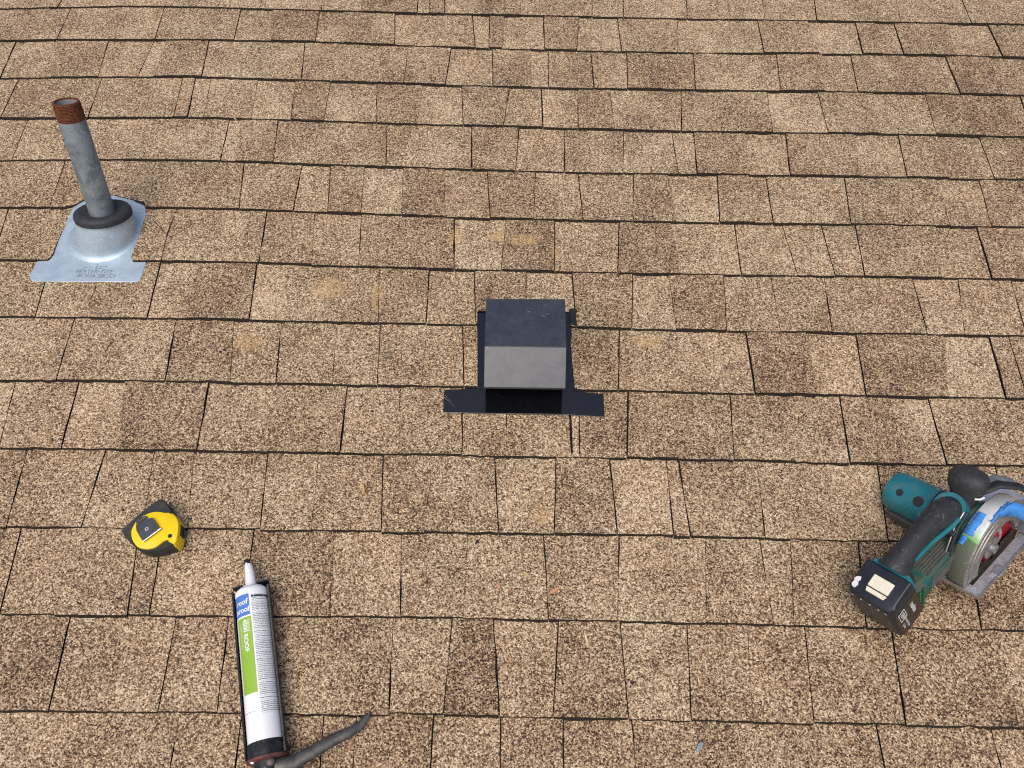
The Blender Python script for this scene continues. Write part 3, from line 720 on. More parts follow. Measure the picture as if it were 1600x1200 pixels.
MB().tube([e0 + Vector((-0.0005, -0.0006, 0.0008)), e1 + Vector((0.0015, 0.0, 0.0008))], 0.00135, 8).build("clip_edge_highlight", bright, clip, smooth=True)  # bright tube added as the highlight along the clip's lower edge
rc = (0.6 * cl[4][0] + 0.4 * cl[0][0] - 0.002, 0.6 * cl[5][1] + 0.4 * cl[2][1])
cc = (sum(p[0] for p in cl) / len(cl) + 0.0015, sum(p[1] for p in cl) / len(cl) - 0.0025)
MB().lathe([(0.0016, 0.0476), (0.0030, 0.0476), (0.0030, 0.0479), (0.0016, 0.0479), (0.0016, 0.0476)], c=(*cc, 0), seg=18).build("rivet", bright, clip, smooth=True)

# ------------------------------------------------------------------ sealant cartridge and caulking gun
B0, S0, T0 = Vector((-0.3401, 0.1484)), Vector((-0.3975, 0.3544)), Vector((-0.4122, 0.4007))
ang = math.atan2(S0.y - B0.y, S0.x - B0.x)
TUBE_N = 0.0335
LEN = (S0 - B0).length
TR = 0.0248
st = thing("sealant_tube", "white sealant cartridge with blue and green label, loaded in a caulking gun", "cartridge", roof_frame(B0.x, B0.y, TUBE_N, ang))
def label_material():
    m, nt, b = nodes_of("cartridge_label")
    co = coords(nt)
    sp = N(nt, "ShaderNodeSeparateXYZ")
    nt.links.new(co, sp.inputs[0])
    s, yy, zz = sp.outputs
    phi = math_n(nt, 'ARCTAN2', yy, zz)
    def band(x, a, b2):
        return math_n(nt, 'MULTIPLY', math_n(nt, 'GREATER_THAN', x, a), math_n(nt, 'LESS_THAN', x, b2))
    d2r = math.radians
    sb = math_n(nt, 'ADD', s, math_n(nt, 'MULTIPLY', phi, -0.004))
    blue = math_n(nt, 'MULTIPLY', band(phi, d2r(-2), d2r(75)), band(s, 0.1705, 0.2035))
    green = math_n(nt, 'MULTIPLY', band(phi, d2r(-4), d2r(56)), band(s, 0.0555, 0.1680))
    c = mix_c(nt, blue, (0.80, 0.84, 0.84), (0.075, 0.20, 0.58))
    c = mix_c(nt, green, c, (0.27, 0.46, 0.045))
    # rows of small print
    row = math_n(nt, 'FRACT', math_n(nt, 'MULTIPLY', s, 1 / 0.00262))
    rowid = math_n(nt, 'FLOOR', math_n(nt, 'MULTIPLY', s, 1 / 0.00262))
    cmb = N(nt, "ShaderNodeCombineXYZ")
    nt.links.new(math_n(nt, 'MULTIPLY', phi, 19.0), cmb.inputs[0])
    nt.links.new(math_n(nt, 'MULTIPLY', rowid, 7.31), cmb.inputs[1])
    letters = tex_noise(nt, cmb.outputs[0], 1.6, 2.0, 0.6)
    cmb3 = N(nt, "ShaderNodeCombineXYZ")
    nt.links.new(math_n(nt, 'MULTIPLY', rowid, 0.913), cmb3.inputs[1])
    para = ramp(nt, tex_noise(nt, cmb3.outputs[0], 1.0, 1.0), [(0.36, 0.25), (0.44, 0.75), (0.65, 1.0)])
    ink = math_n(nt, 'MULTIPLY', para, math_n(nt, 'MULTIPLY', math_n(nt, 'GREATER_THAN', letters, 0.42), band(row, 0.25, 0.72)))
    cmb2 = N(nt, "ShaderNodeCombineXYZ")
    nt.links.new(math_n(nt, 'MULTIPLY', rowid, 3.77), cmb2.inputs[0])
    ragged = math_n(nt, 'ADD', math_n(nt, 'MULTIPLY', tex_noise(nt, cmb2.outputs[0], 1.0, 1.0), -0.25), d2r(-74))
    inpanel = math_n(nt, 'MULTIPLY', math_n(nt, 'MULTIPLY', math_n(nt, 'LESS_THAN', phi, d2r(-9)), math_n(nt, 'GREATER_THAN', phi, ragged)), band(s, 0.024, 0.2005))
    c = mix_c(nt, math_n(nt, 'MULTIPLY', math_n(nt, 'MULTIPLY', ink, inpanel), 0.88), c, (0.045, 0.055, 0.07))
    bold = math_n(nt, 'MULTIPLY', band(s, 0.1965, 0.1995), math_n(nt, 'MULTIPLY', inpanel, math_n(nt, 'GREATER_THAN', letters, 0.36)))
    c = mix_c(nt, bold, c, (0.03, 0.03, 0.04))
    scuff = ramp(nt, tex_noise(nt, co, 90, 6.0, 0.7, 0.5), [(0.66, 0.0), (0.74, 1.0)])
    c = mix_c(nt, math_n(nt, 'MULTIPLY', scuff, 0.35), c, (0.45, 0.46, 0.45))
    nt.links.new(c, b.inputs["Base Color"])
    b.inputs["Roughness"].default_value = 0.32
    return m
label_mat = label_material()
white_plastic = worn("white_plastic", (0.80, 0.83, 0.83), (0.74, 0.77, 0.77), 60, 0.45, 0.7, 0.4, dirt=(0.45, 0.45, 0.42), dirt_scale=120, dlo=0.66, dhi=0.78)
print_white = worn("white_print", (0.78, 0.80, 0.80), (0.72, 0.74, 0.74), 60, rough=0.4)
print_lime = worn("pale_green_print", (0.58, 0.72, 0.36), (0.54, 0.68, 0.32), 60, rough=0.4)
print_grey = worn("grey_print", (0.30, 0.32, 0.33), (0.36, 0.38, 0.38), 60, rough=0.5)
MB().lathe([(TR, -0.0125), (TR, LEN - 0.006)], axis='x', seg=64).build("label", label_mat, st, smooth=True)
MB().lathe([(TR - 0.001, -0.024), (TR - 0.0004, -0.010)], axis='x', seg=48, cap=True).build("cartridge_base", white_plastic, st, smooth=True)
MB().lathe([(TR + 0.0001, LEN - 0.0075), (TR + 0.0003, LEN - 0.003), (TR - 0.0008, LEN), (TR - 0.006, LEN + 0.0045), (0.0095, LEN + 0.007), (0.0080, LEN + 0.0085)], axis='x', seg=48, cap=True).build("shoulder", white_plastic, st, smooth=True, angle=50)
nz = MB()
tipx = (T0 - B0).length
rings = []
for j in range(9):
    t = j / 8
    x = LEN + 0.006 + t * (tipx - LEN - 0.002)
    r = 0.0090 + (0.0062 - 0.0090) * min(1, t * 1.25) - max(0, t - 0.8) * 0.012
    yo = 0.0030 * t * t
    ring = []
    for k in range(20):
        a = 2 * math.pi * k / 20
        xx = x + (0.012 * (math.sin(a * 1.0) * 0.5) if j == 8 else 0) - (0.004 if j == 8 else 0)
        ring.append((xx, yo + r * math.sin(a), r * math.cos(a) - t * 0.004))
    rings.append(ring)
nz.loft(rings).build("nozzle", white_plastic, st, smooth=True)
MB().lathe([(0.0048, -0.004), (0.0052, 0.000), (0.0040, 0.004), (0.0008, 0.0065)], axis='x', c=(tipx + 0.0022, 0.0042, -0.0046), seg=16, cap=True).build("dried_sealant", tar, st, smooth=True)
def wrap_text(s, size, s0, phi0, down, mat, bold=0.0, shear=0.0):
    vv, ff = text_flat(s, size, shear, bold)
    mb = MB()
    out = []
    for p in vv:
        if down:                                    # reads from the nozzle towards the base
            x, arc = s0 - p.x, -p.y
        else:
            x, arc = s0 + p.y, -p.x
        a = math.radians(phi0) + arc / TR
        out.append((x, (TR + 0.00025) * math.sin(a), (TR + 0.00025) * math.cos(a)))
    mb.add(out, ff).build("lettering", mat, st, recalc=False)
wrap_text("4500 ROOF", 0.0098, 0.1405, 21, True, print_white, 0.0003)
wrap_text("Geocel", 0.0066, 0.1545, 6, True, print_lime, 0.0002)
wrap_text("TRIPOLYMER SEALANT", 0.0038, 0.1405, 40, True, print_white)
wrap_text("roof", 0.0115, 0.1915, 27, False, print_white, 0.0003)
wrap_text("proof", 0.0115, 0.1795, 28, False, print_white, 0.0003)
wrap_text("300 ml / 10.1 fl oz", 0.0030, 0.030, 35, False, print_grey)

gun_black = worn("gun_black_paint", (0.014, 0.014, 0.016), (0.038, 0.037, 0.036), 75, 0.45, 0.62, 0.42, 0.3, 0.6, bump=0.3, bscale=350, dirt=(0.16, 0.155, 0.145), dirt_scale=120, dlo=0.60, dhi=0.74)
worn_steel = worn("worn_gun_steel", (0.085, 0.085, 0.080), (0.16, 0.155, 0.14), 60, 0.4, 0.65, 0.45, 0.7, 0.65, bump=0.3, bscale=300, dirt=(0.30, 0.28, 0.25), dirt_scale=110, dlo=0.62, dhi=0.72)
red_ring_mat = worn("worn_red_paint", (0.15, 0.040, 0.032), (0.05, 0.03, 0.028), 130, 0.45, 0.65, 0.6)
cg = thing("caulking_gun", "black steel caulking gun with bent trigger, holding the sealant cartridge", "caulking gun", roof_frame(B0.x, B0.y, TUBE_N, ang))
# half-round cradle under the cartridge; angle 0 = +y (left), goes down and round to -y
a0, a1 = math.radians(-196), math.radians(12)
CR = TR + 0.0022
MB().lathe([(CR, -0.03), (CR, LEN + 0.004), (CR + 0.0014, LEN + 0.004), (CR + 0.0014, -0.03), (CR, -0.03)], axis='x', seg=30, a0=a0, a1=a1).build("cradle", gun_black, cg, smooth=True, angle=40)
for s, aa in ((1, a1), (-1, a0)):
    p = lambda x, r: (x, r * math.cos(aa), r * math.sin(aa))
    MB().tube([p(-0.03, CR + 0.0012), p(LEN * 0.45, CR + 0.0014), p(LEN + 0.002, CR + 0.0010)], 0.0015, 8).build("cradle_rim", worn_steel if s < 0 else gun_black, cg, smooth=True)  # lighter steel on the right rim puts its highlight into the colour
# front plate with a slot for the nozzle
fp = []
for k in range(31):
    a = a0 - 0.05 + (a1 - a0 + 0.10) * k / 30
    fp.append((0.0278 * math.cos(a), 0.0285 * math.sin(a)))
fp += [(0.0105, 0.010), (0.0105, -0.004), (0.006, -0.0105), (-0.006, -0.0105), (-0.0105, -0.004), (-0.0105, 0.010)]
MB().loft([[(LEN + 0.0085, y, z) for y, z in fp], [(LEN + 0.0105, y, z) for y, z in fp]]).build("front_plate", gun_black, cg)
MB().lathe([(TR + 0.0003, -0.0105), (TR + 0.0012, -0.0125), (TR + 0.0016, -0.030), (TR - 0.001, -0.030), (TR - 0.002, -0.0115)], axis='x', seg=48).build("barrel_sleeve", gun_black, cg, smooth=True, angle=45)
MB().lathe([(TR + 0.0012, -0.030), (TR + 0.0036, -0.0312), (TR + 0.0036, -0.0345), (TR + 0.0012, -0.036), (TR - 0.004, -0.036)], axis='x', seg=48, cap=True).build("end_ring", red_ring_mat, cg, smooth=True, angle=45)
hs = MB()
hs.loft([[(x, w * math.cos(a), h * math.sin(a) - 0.002) for a in (2 * math.pi * k / 20 for k in range(20))] for x, w, h in
         ((-0.034, 0.0215, 0.021), (-0.042, 0.020, 0.020), (-0.055, 0.017, 0.019), (-0.075, 0.013, 0.017), (-0.09, 0.010, 0.013))])
hs.build("housing", gun_black, cg, smooth=True)
inv = Matrix.Translation((-B0.x, -B0.y, -TUBE_N))
Rz = Matrix.Rotation(-ang, 4, 'Z')
def gl(u, v, n):
    return tuple(Rz @ (inv @ Vector((u, v, n))))
lever = [gl(-0.330, 0.110, 0.037), gl(-0.312, 0.1075, 0.039), gl(-0.292, 0.1115, 0.038), gl(-0.268, 0.127, 0.034), gl(-0.243, 0.143, 0.030), gl(-0.222, 0.1535, 0.026), gl(-0.208, 0.163, 0.022), gl(-0.2005, 0.1735, 0.019), gl(-0.1965, 0.1805, 0.018)]
MB().tube(lever, [0.0115, 0.0115, 0.0105, 0.0092, 0.0088, 0.0080, 0.0066, 0.0052, 0.0036], 16, 0.72).build("trigger", worn_steel, cg, smooth=True)
pv = gl(-0.322, 0.112, 0.047)
MB().lathe([(0.0060, -0.012), (0.0060, 0.004), (0.0045, 0.0055), (0.001, 0.006)], axis='z', c=pv, seg=18, cap=True).build("pivot_bolt", worn_steel, cg, smooth=True)
pv2 = gl(-0.346, 0.111, 0.0535)
MB().lathe([(0.0032, -0.01), (0.0032, 0.001), (0.001, 0.0022)], axis='z', c=pv2, seg=14, cap=True).build("rivet", bright, cg, smooth=True)
grip = [(-0.060, -0.004, 0.0), (-0.075, -0.022, 0.0), (-0.088, -0.055, -0.004), (-0.098, -0.095, -0.009), (-0.104, -0.130, -0.014)]
MB().tube(grip, [0.013, 0.012, 0.0115, 0.0115, 0.010], 16, 0.8).build("grip", gun_black, cg, smooth=True)
MB().tube([(-0.036, 0, 0), (-0.21, 0, 0), (-0.222, 0.0, -0.004), (-0.224, 0.0, -0.018)], 0.0036, 10).build("push_rod", worn_steel, cg, smooth=True)

# ------------------------------------------------------------------ circular saw
teal = worn("teal_plastic", (0.010, 0.140, 0.172), (0.018, 0.190, 0.225), 30, 0.4, 0.7, 0.46, bump=0.15, bscale=300, dirt=(0.085, 0.14, 0.135), dirt_scale=48, dlo=0.48, dhi=0.74)
teal_dirty = worn("dirty_green_plastic", (0.010, 0.090, 0.075), (0.016, 0.125, 0.10), 45, 0.4, 0.65, 0.6, bump=0.3, bscale=250, dirt=(0.10, 0.085, 0.06), dirt_scale=45, dlo=0.46, dhi=0.62)
grooved = worn("dirty_ribbed_plastic", (0.085, 0.085, 0.072), (0.030, 0.075, 0.065), 50, 0.42, 0.62, 0.75, bump=0.3, bscale=300, dirt=(0.13, 0.095, 0.07), dirt_scale=70, dlo=0.5, dhi=0.66)
grip_rubber = worn("black_grip_rubber", (0.022, 0.022, 0.023), (0.036, 0.036, 0.036), 60, 0.4, 0.7, 0.58, bump=0.35, bscale=420, dirt=(0.15, 0.145, 0.14), dirt_scale=95, dlo=0.57, dhi=0.76)
batt_black = worn("battery_black_plastic", (0.013, 0.015, 0.021), (0.022, 0.024, 0.030), 50, 0.4, 0.7, 0.38, bump=0.15, bscale=300, dirt=(0.07, 0.068, 0.065), dirt_scale=120, dlo=0.66, dhi=0.78)
batt_side = worn("battery_label_black", (0.012, 0.011, 0.010), (0.022, 0.019, 0.015), 60, 0.4, 0.7, 0.35, dirt=(0.05, 0.045, 0.035), dirt_scale=90, dlo=0.6, dhi=0.75)
cream = worn("cream_plastic", (0.80, 0.75, 0.60), (0.75, 0.69, 0.54), 60, 0.45, 0.7, 0.45)
alloy = worn("scuffed_alloy", (0.46, 0.46, 0.45), (0.34, 0.34, 0.32), 70, 0.4, 0.65, 0.38, 0.85, 0.55, bump=0.25, bscale=260, dirt=(0.20, 0.20, 0.17), dirt_scale=90, dlo=0.58, dhi=0.72)
shoe_steel = worn("shoe_steel", (0.66, 0.64, 0.66), (0.54, 0.53, 0.55), 80, 0.4, 0.65, 0.42, 0.8, 0.55, bump=0.2, bscale=300)
def guard_paint():
    m, nt, b = nodes_of("guard_white_green_paint")
    co = coords(nt)
    sp = N(nt, "ShaderNodeSeparateXYZ")
    nt.links.new(co, sp.inputs[0])
    w = math_n(nt, 'ADD', sp.outputs[0], math_n(nt, 'MULTIPLY', tex_noise(nt, co, 60, 4.0, 0.6), 0.02))
    c = ramp(nt, math_n(nt, 'MULTIPLY', w, 8.0), [(0.22, (0.14, 0.15, 0.12)), (0.315, (0.12, 0.20, 0.08)), (0.335, (0.18, 0.46, 0.10)), (0.42, (0.55, 0.72, 0.50)), (0.50, (0.70, 0.74, 0.72)), (0.80, (0.66, 0.69, 0.68)), (0.95, (0.45, 0.47, 0.46))])
    chips = ramp(nt, tex_noise(nt, co, 130, 6.0, 0.7, 0.5), [(0.60, 0.0), (0.68, 1.0)])
    c = mix_c(nt, chips, c, (0.20, 0.26, 0.20))
    nt.links.new(c, b.inputs["Base Color"])
    b.inputs["Roughness"].default_value = 0.42
    b.inputs["Metallic"].default_value = 0.15
    return m
guard_mat = guard_paint()
blade_red = worn("red_blade_coating", (0.36, 0.010, 0.022), (0.26, 0.010, 0.018), 60, 0.4, 0.7, 0.45, dirt=(0.10, 0.03, 0.03), dirt_scale=60, dlo=0.6, dhi=0.75)
blue_tape = worn("blue_masking_tape", (0.045, 0.22, 0.62), (0.07, 0.30, 0.72), 90, 0.4, 0.7, 0.7, bump=0.6, bscale=500, dirt=(0.08, 0.16, 0.34), dirt_scale=120, dlo=0.58, dhi=0.72)
white_paint = worn("white_paint_spot", (0.75, 0.75, 0.76), (0.65, 0.65, 0.66), 200, rough=0.5)
LEAN = math.radians(27)
saw_m = ROOF @ Matrix.Translation((0.7140, 0.3594, 0.075)) @ Matrix.Rotation(math.radians(40.98), 4, 'Z') @ Matrix.Rotation(-LEAN, 4, 'X')
# saw frame: x forward along the blade, y towards the motor, z up from the shoe
saw = thing("circular_saw", "teal cordless circular saw with blue tape on its silver blade guard", "circular saw", saw_m)
GC, GR = (0.088, 0.012), 0.0865
# shoe: frame with a blade slot, turned-up rear lip
shoe = MB()
shoe.box(0.0, 0.225, -0.0125, 0.0045, -0.0026, 0.0).box(0.0, 0.016, 0.0047, 0.098, -0.0026, 0.0).box(0.195, 0.225, 0.0047, 0.098, -0.0026, 0.0).box(0.0162, 0.1948, 0.044, 0.098, -0.0026, 0.0)
shoe_o = shoe.build("shoe", shoe_steel, saw, bevel=0.0006, seg=1)
MB().box(0.0, 0.225, -0.0147, -0.0127, -0.0026, 0.0035).build("shoe_edge", alloy, shoe_o, bevel=0.0006)
MB().box(-0.0022, -0.0002, -0.0152, 0.098, -0.0026, 0.0045).build("rear_lip", alloy, shoe_o, bevel=0.0006)
MB().box(0.050, 0.072, -0.017, -0.003, 0.0003, 0.0035).build("guide_clamp", bright, shoe_o, bevel=0.001)
br = MB().tube([(0.004, 0.034, 0.002), (0.004, 0.034, 0.022), (0.010, 0.036, 0.028)], 0.0022, 8)
br.build("bevel_bracket", alloy, shoe_o, smooth=True)
MB().tube([(0.012, 0.022, 0.006), (0.012, 0.048, 0.006)], 0.005, 12).build("bracket_pin", alloy, shoe_o, smooth=True)
# upper blade guard: rim, left wall, right annulus
ga0, ga1 = math.radians(-8), math.radians(186)
gd = MB()
gx, gz = GC
gd.lathe([(GR, 0.0110), (GR + 0.0006, 0.0130), (GR + 0.0006, 0.034), (GR - 0.002, 0.0365)], axis='y', c=(gx, 0, gz), seg=64, a0=ga0, a1=ga1)
guard = gd.build("blade_guard", guard_mat, saw, smooth=True, angle=60)
MB().lathe([(GR - 0.0005, 0.0362), (GR - 0.010, 0.0378), (0.006, 0.0375)], axis='y', c=(gx, 0, gz), seg=64, a0=ga0, a1=ga1).build("guard_wall", alloy, guard, smooth=True, angle=35)
ann = MB()
ann.lathe([(GR - 0.0002, 0.0111), (GR - 0.002, 0.0095), (GR - 0.007, 0.0088), (GR - 0.0075, 0.0102), (GR - 0.010, 0.0102), (GR - 0.0105, 0.0082), (GR - 0.0165, 0.0076), (GR - 0.017, 0.0090), (GR - 0.0195, 0.0090), (GR - 0.020, 0.0070), (GR - 0.0305, 0.0062), (GR - 0.034, 0.0080), (GR - 0.034, 0.014)], axis='y', c=(gx, 0, gz), seg=64, a0=math.radians(8), a1=ga1)
ann.build("guard_face", alloy, guard, smooth=True, angle=30)
MB().lathe([(GR - 0.006, 0.0110), (GR - 0.005, 0.0125), (GR - 0.005, 0.030), (GR - 0.008, 0.0325)], axis='y', c=(gx, 0, gz), seg=48, a0=math.radians(186), a1=math.radians(330)).build("lower_guard", alloy, guard, smooth=True, angle=40)
MB().lathe([(0.080, 0.0140), (0.079, 0.0130), (0.022, 0.0130)], axis='y', c=(gx, 0, gz), seg=40, a0=math.radians(196), a1=math.radians(352)).build("lower_guard_face", gun_black, guard, smooth=True)
# blade with teeth
bl = []
for k in range(24):
    for dr, da in ((0.0, 0.0), (0.004, 0.06), (-0.001, 0.10)):
        a = 2 * math.pi * k / 24 + da
        bl.append((gx + (0.0745 + dr) * math.cos(a), gz + (0.0745 + dr) * math.sin(a)))
blade = MB().loft([[(x, 0.0185, z) for x, z in bl], [(x, 0.0202, z) for x, z in bl]]).build("blade", blade_red, saw)
MB().lathe([(0.020, 0.0184), (0.020, 0.0155), (0.017, 0.0145), (0.008, 0.0145), (0.008, 0.009), (0.001, 0.009)], axis='y', c=(gx, 0, gz), seg=24).build("arbor_flange", alloy, blade, smooth=True, angle=30)
MB().lathe([(0.034, 0.0184), (0.034, 0.0181), (0.027, 0.0181), (0.027, 0.0184)], axis='y', c=(gx, 0, gz), seg=40).build("printed_ring", worn("blade_print", (0.45, 0.42, 0.40), (0.3, 0.2, 0.2), 200, rough=0.5), blade, smooth=True)
# gear case, motor
MB().loft([[(gx - 0.005 + r * math.cos(a), y, 0.035 + r * 1.02 * math.sin(a)) for a in (2 * math.pi * k / 28 for k in range(28))] for y, r in ((0.0378, 0.050), (0.046, 0.052), (0.056, 0.046), (0.064, 0.040))]).build("gear_case", teal_dirty, saw, smooth=True)
mx, mz = 0.080, 0.048
motor = MB().lathe([(0.030, 0.058), (0.0345, 0.066), (0.0350, 0.100), (0.0345, 0.104), (0.0340, 0.160), (0.0335, 0.170), (0.0300, 0.178), (0.020, 0.1815), (0.001, 0.182)], axis='y', c=(mx, 0, mz), seg=48).build("motor_housing", teal, saw, smooth=True, angle=35)
for a, y in ((math.radians(128), 0.152), (math.radians(128), 0.120)):
    c = Vector((mx + 0.0338 * math.cos(a), y, mz + 0.0338 * math.sin(a)))
    d = Vector((math.cos(a), 0, math.sin(a)))
    MB().tube([c - d * 0.004, c + d * 0.0009], 0.0058 if y > 0.13 else 0.0085, 18, up=(0, 1, 0)).build("screw_recess", dark_hole, motor, smooth=True)  # solid plug, coloured dark for the shade in the recess
MB().box(mx - 0.036, mx - 0.004, 0.075, 0.166, mz - 0.0345, mz - 0.018).build("motor_vent", worn("dirty_motor_base", (0.05, 0.05, 0.045), (0.09, 0.085, 0.07), 80, rough=0.7), motor, bevel=0.004)
MB().lathe([(0.0351, 0.1015), (0.0353, 0.1022), (0.0353, 0.1030), (0.0350, 0.1036)], axis='y', c=(mx, 0, mz), seg=48).build("housing_seam", dark_hole, motor, smooth=True)
for a in ():
    d = Vector((math.cos(math.radians(a)), 0, math.sin(math.radians(a))))
    c = Vector((mx, 0, mz)) + d * 0.0336
    MB().tube([c + Vector((0, 0.146, 0)), c + Vector((0, 0.160, 0))], 0.0016, 8).build("cooling_slot", dark_hole, motor, smooth=True)
for (yy, a) in ((0.110, 60), (0.110, 160)):
    d = Vector((math.cos(math.radians(a)), 0, math.sin(math.radians(a))))
    c = Vector((mx, yy, mz)) + d * 0.0340
    MB().tube([c, c + d * 0.0010], 0.0028, 12, up=(0, 1, 0)).build("screw", alloy, motor, smooth=True)
# front knob grip
kn = MB()
for_k = [((0.080, 0.060, 0.070), 0.018, 0.019), ((0.088, 0.064, 0.088), 0.0165, 0.018), ((0.097, 0.067, 0.100), 0.019, 0.023), ((0.103, 0.068, 0.111), 0.0225, 0.0295), ((0.107, 0.068, 0.121), 0.0230, 0.0305), ((0.110, 0.068, 0.130), 0.0195, 0.026), ((0.112, 0.068, 0.135), 0.011, 0.015), ((0.1125, 0.068, 0.1365), 0.003, 0.004)]
kn.loft([[(c[0] + rx * math.cos(a), c[1] + ry * math.sin(a), c[2] - 0.25 * rx * math.cos(a)) for a in (2 * math.pi * k / 28 for k in range(28))] for c, rx, ry in for_k])
knob = kn.build("front_grip", grip_rubber, saw, smooth=True)
MB().tube([(0.086, 0.047, 0.106), (0.090, 0.041, 0.106), (0.096, 0.038, 0.107)], 0.0016, 8).build("paint_fleck", white_paint, knob, smooth=True)
# main handle, rear to front, and the lower bar below it
hp = [(-0.092, 0.066, 0.096), (-0.078, 0.066, 0.106), (-0.055, 0.0665, 0.111), (-0.025, 0.067, 0.114), (0.005, 0.067, 0.114), (0.030, 0.067, 0.110), (0.050, 0.067, 0.098), (0.062, 0.067, 0.080)]
handle = MB().tube(hp, [0.0235, 0.0180, 0.0160, 0.0162, 0.0180, 0.0205, 0.0215, 0.021], 24, 1.05, up=(0, 0, 1)).build("handle", grip_rubber, saw, smooth=True)
MB().tube([(0.050, 0.067, 0.1045), (0.058, 0.067, 0.092), (0.066, 0.067, 0.078)], [0.0240, 0.0250, 0.0245], 28, 1.05).build("handle_collar", teal, saw, smooth=True)
MB().tube([(-0.066, 0.0500, 0.104), (-0.045, 0.0515, 0.101), (-0.020, 0.0505, 0.102), (0.005, 0.0485, 0.100), (0.025, 0.0465, 0.100), (0.040, 0.045, 0.104)], [0.003, 0.0035, 0.0035, 0.0038, 0.0042, 0.004], 10).build("handle_seam", teal, handle, smooth=True)
MB().loft([[(0.018 + dx, y, 0.088 + dz) for dx, dz in ((0.0, 0.0), (0.022, 0.004), (0.026, -0.012), (0.006, -0.016))] for y in (0.040, 0.060)]).build("trigger", grip_rubber, saw, bevel=0.003)
lb = MB()
lb.loft([[(x, 0.058 + w * cy, z + h * cz) for cy, cz in ((-1, -0.7), (-0.75, -1), (0.75, -1), (1, -0.7), (1, 0.6), (0.7, 1), (-0.7, 1), (-1, 0.6))] for x, z, w, h in ((-0.088, 0.040, 0.026, 0.030), (-0.070, 0.040, 0.026, 0.026), (-0.045, 0.041, 0.024, 0.020), (0.0, 0.041, 0.023, 0.019), (0.045, 0.040, 0.024, 0.022))])
bar = lb.build("lower_body", teal_dirty, saw, bevel=0.002)
for j in range(9):
    y = 0.0395 + j * 0.0046
    MB().tube([(-0.050 + 0.002 * (j % 2), y, 0.0610), (0.030, y, 0.0605)], 0.0021, 8, 0.7).build("rib", grooved, bar, smooth=True)
for j in range(6):
    z = 0.030 + j * 0.0046
    MB().tube([(-0.046, 0.0345, z), (0.026, 0.0348, z)], 0.0020, 8).build("rib", grooved, bar, smooth=True)
# battery foot and battery
foot = MB().loft([[(x + sx * (0.012 if z < 0.05 else 0.0), y, z) for y, z in ((0.034, 0.012), (0.100, 0.012), (0.103, 0.030), (0.103, 0.090), (0.094, 0.1035), (0.040, 0.1035), (0.031, 0.090), (0.031, 0.030))] for x, sx in ((-0.101, 1.6), (-0.097, 1.3), (-0.094, 1.2))])
MB().loft([[(x, 0.067 + (y - 0.067) * w, 0.062 + (z - 0.062) * w) for y, z in ((0.040, 0.020), (0.094, 0.020), (0.100, 0.032), (0.100, 0.088), (0.092, 0.101), (0.042, 0.101), (0.034, 0.088), (0.034, 0.032))] for x, w in ((-0.0938, 0.98), (-0.086, 0.92), (-0.076, 0.72))]).build("handle_base", grip_rubber, saw, bevel=0.003)
foot.build("battery_foot", teal, saw, bevel=0.0025)
green_scuff = worn("green_scuffed", (0.020, 0.11, 0.04), (0.015, 0.075, 0.06), 150, 0.45, 0.6, 0.6, dirt=(0.06, 0.30, 0.05), dirt_scale=90, dlo=0.55, dhi=0.65)
for j in range(2):
    MB().box(-0.084 + j * 0.0095, -0.0785 + j * 0.0095, 0.0288, 0.0325, 0.022, 0.060).build("release_rib", green_scuff, bar, bevel=0.0018)
ax = Vector((0.034, 0, -0.094)).normalized()        # battery slides down along this
bx = Vector((-ax.z, 0, ax.x)) * -1                  # towards the back of the saw
if bx.x > 0:
    bx = -bx
batt_m = Matrix(((bx.x, 0, ax.x, -0.1015), (0, 1, 0, 0.067), (bx.z, 0, ax.z, 0.1035), (0, 0, 0, 1)))
# battery frame: x rearwards (away from the foot), y left, z down along the slide
def sec(z, w, d, ch):
    return [(0.0005, -w, z), (d - ch, -w, z), (d, -w + ch, z), (d, w - ch, z), (d - ch, w, z), (0.0005, w, z)]
bt = MB().loft([sec(0.007, 0.031, 0.047, 0.010), sec(0.0, 0.0335, 0.050, 0.009), sec(0.004, 0.0365, 0.056, 0.008), sec(0.016, 0.0375, 0.0600, 0.006), sec(0.096, 0.0375, 0.0600, 0.006), sec(0.101, 0.035, 0.056, 0.006)][1:])
batt = bt.build("battery", batt_black, saw, bevel=0.0022, matrix=batt_m)
MB().loft([[(x, y, z) for x, y in ((0.016, -0.019), (0.036, -0.019), (0.036, 0.013), (0.016, 0.013))] for z in (0.003, -0.0035)]).build("release_button", cream, batt, bevel=0.0016)
MB().loft([[(x, y, z) for x, y in ((0.0375, -0.019), (0.0445, -0.017), (0.0445, 0.011), (0.0375, 0.013))] for z in (0.003, -0.0022)]).build("release_button", cream, batt, bevel=0.0012)
for y, r in ((-0.027, 0.0032), (-0.016, 0.0015), (-0.002, 0.0015), (0.012, 0.0015), (0.026, 0.0032)):
    MB().lathe([(r, 0.0), (r, 0.0012), (0.0003, 0.0016)], axis='x', c=(0.0577, y, 0.0085 if r > 0.002 else 0.0090), seg=14, cap=True).build("screw" if r > 0.002 else "indicator_light", worn("dull_screw", (0.16, 0.165, 0.17), (0.10, 0.10, 0.10), 200, rough=0.5) if r > 0.002 else print_grey, batt, smooth=True)
MB().box(0.004, 0.056, -0.0384, -0.0374, 0.022, 0.092).build("side_label", batt_side, batt, bevel=0.0004)
def batt_text(s, size, x0, z0, shear=0.0, bold=0.0001):
    vv, ff = text_flat(s, size, shear, bold)
    # text runs down the slide, tops towards the foot
    MB().add([(x0 - p.y, -0.0388, z0 + p.x) for p in vv], ff).build("lettering", print_white, batt, recalc=False)
batt_text("makita", 0.0125, 0.019, 0.048, 0.3, 0.0003)
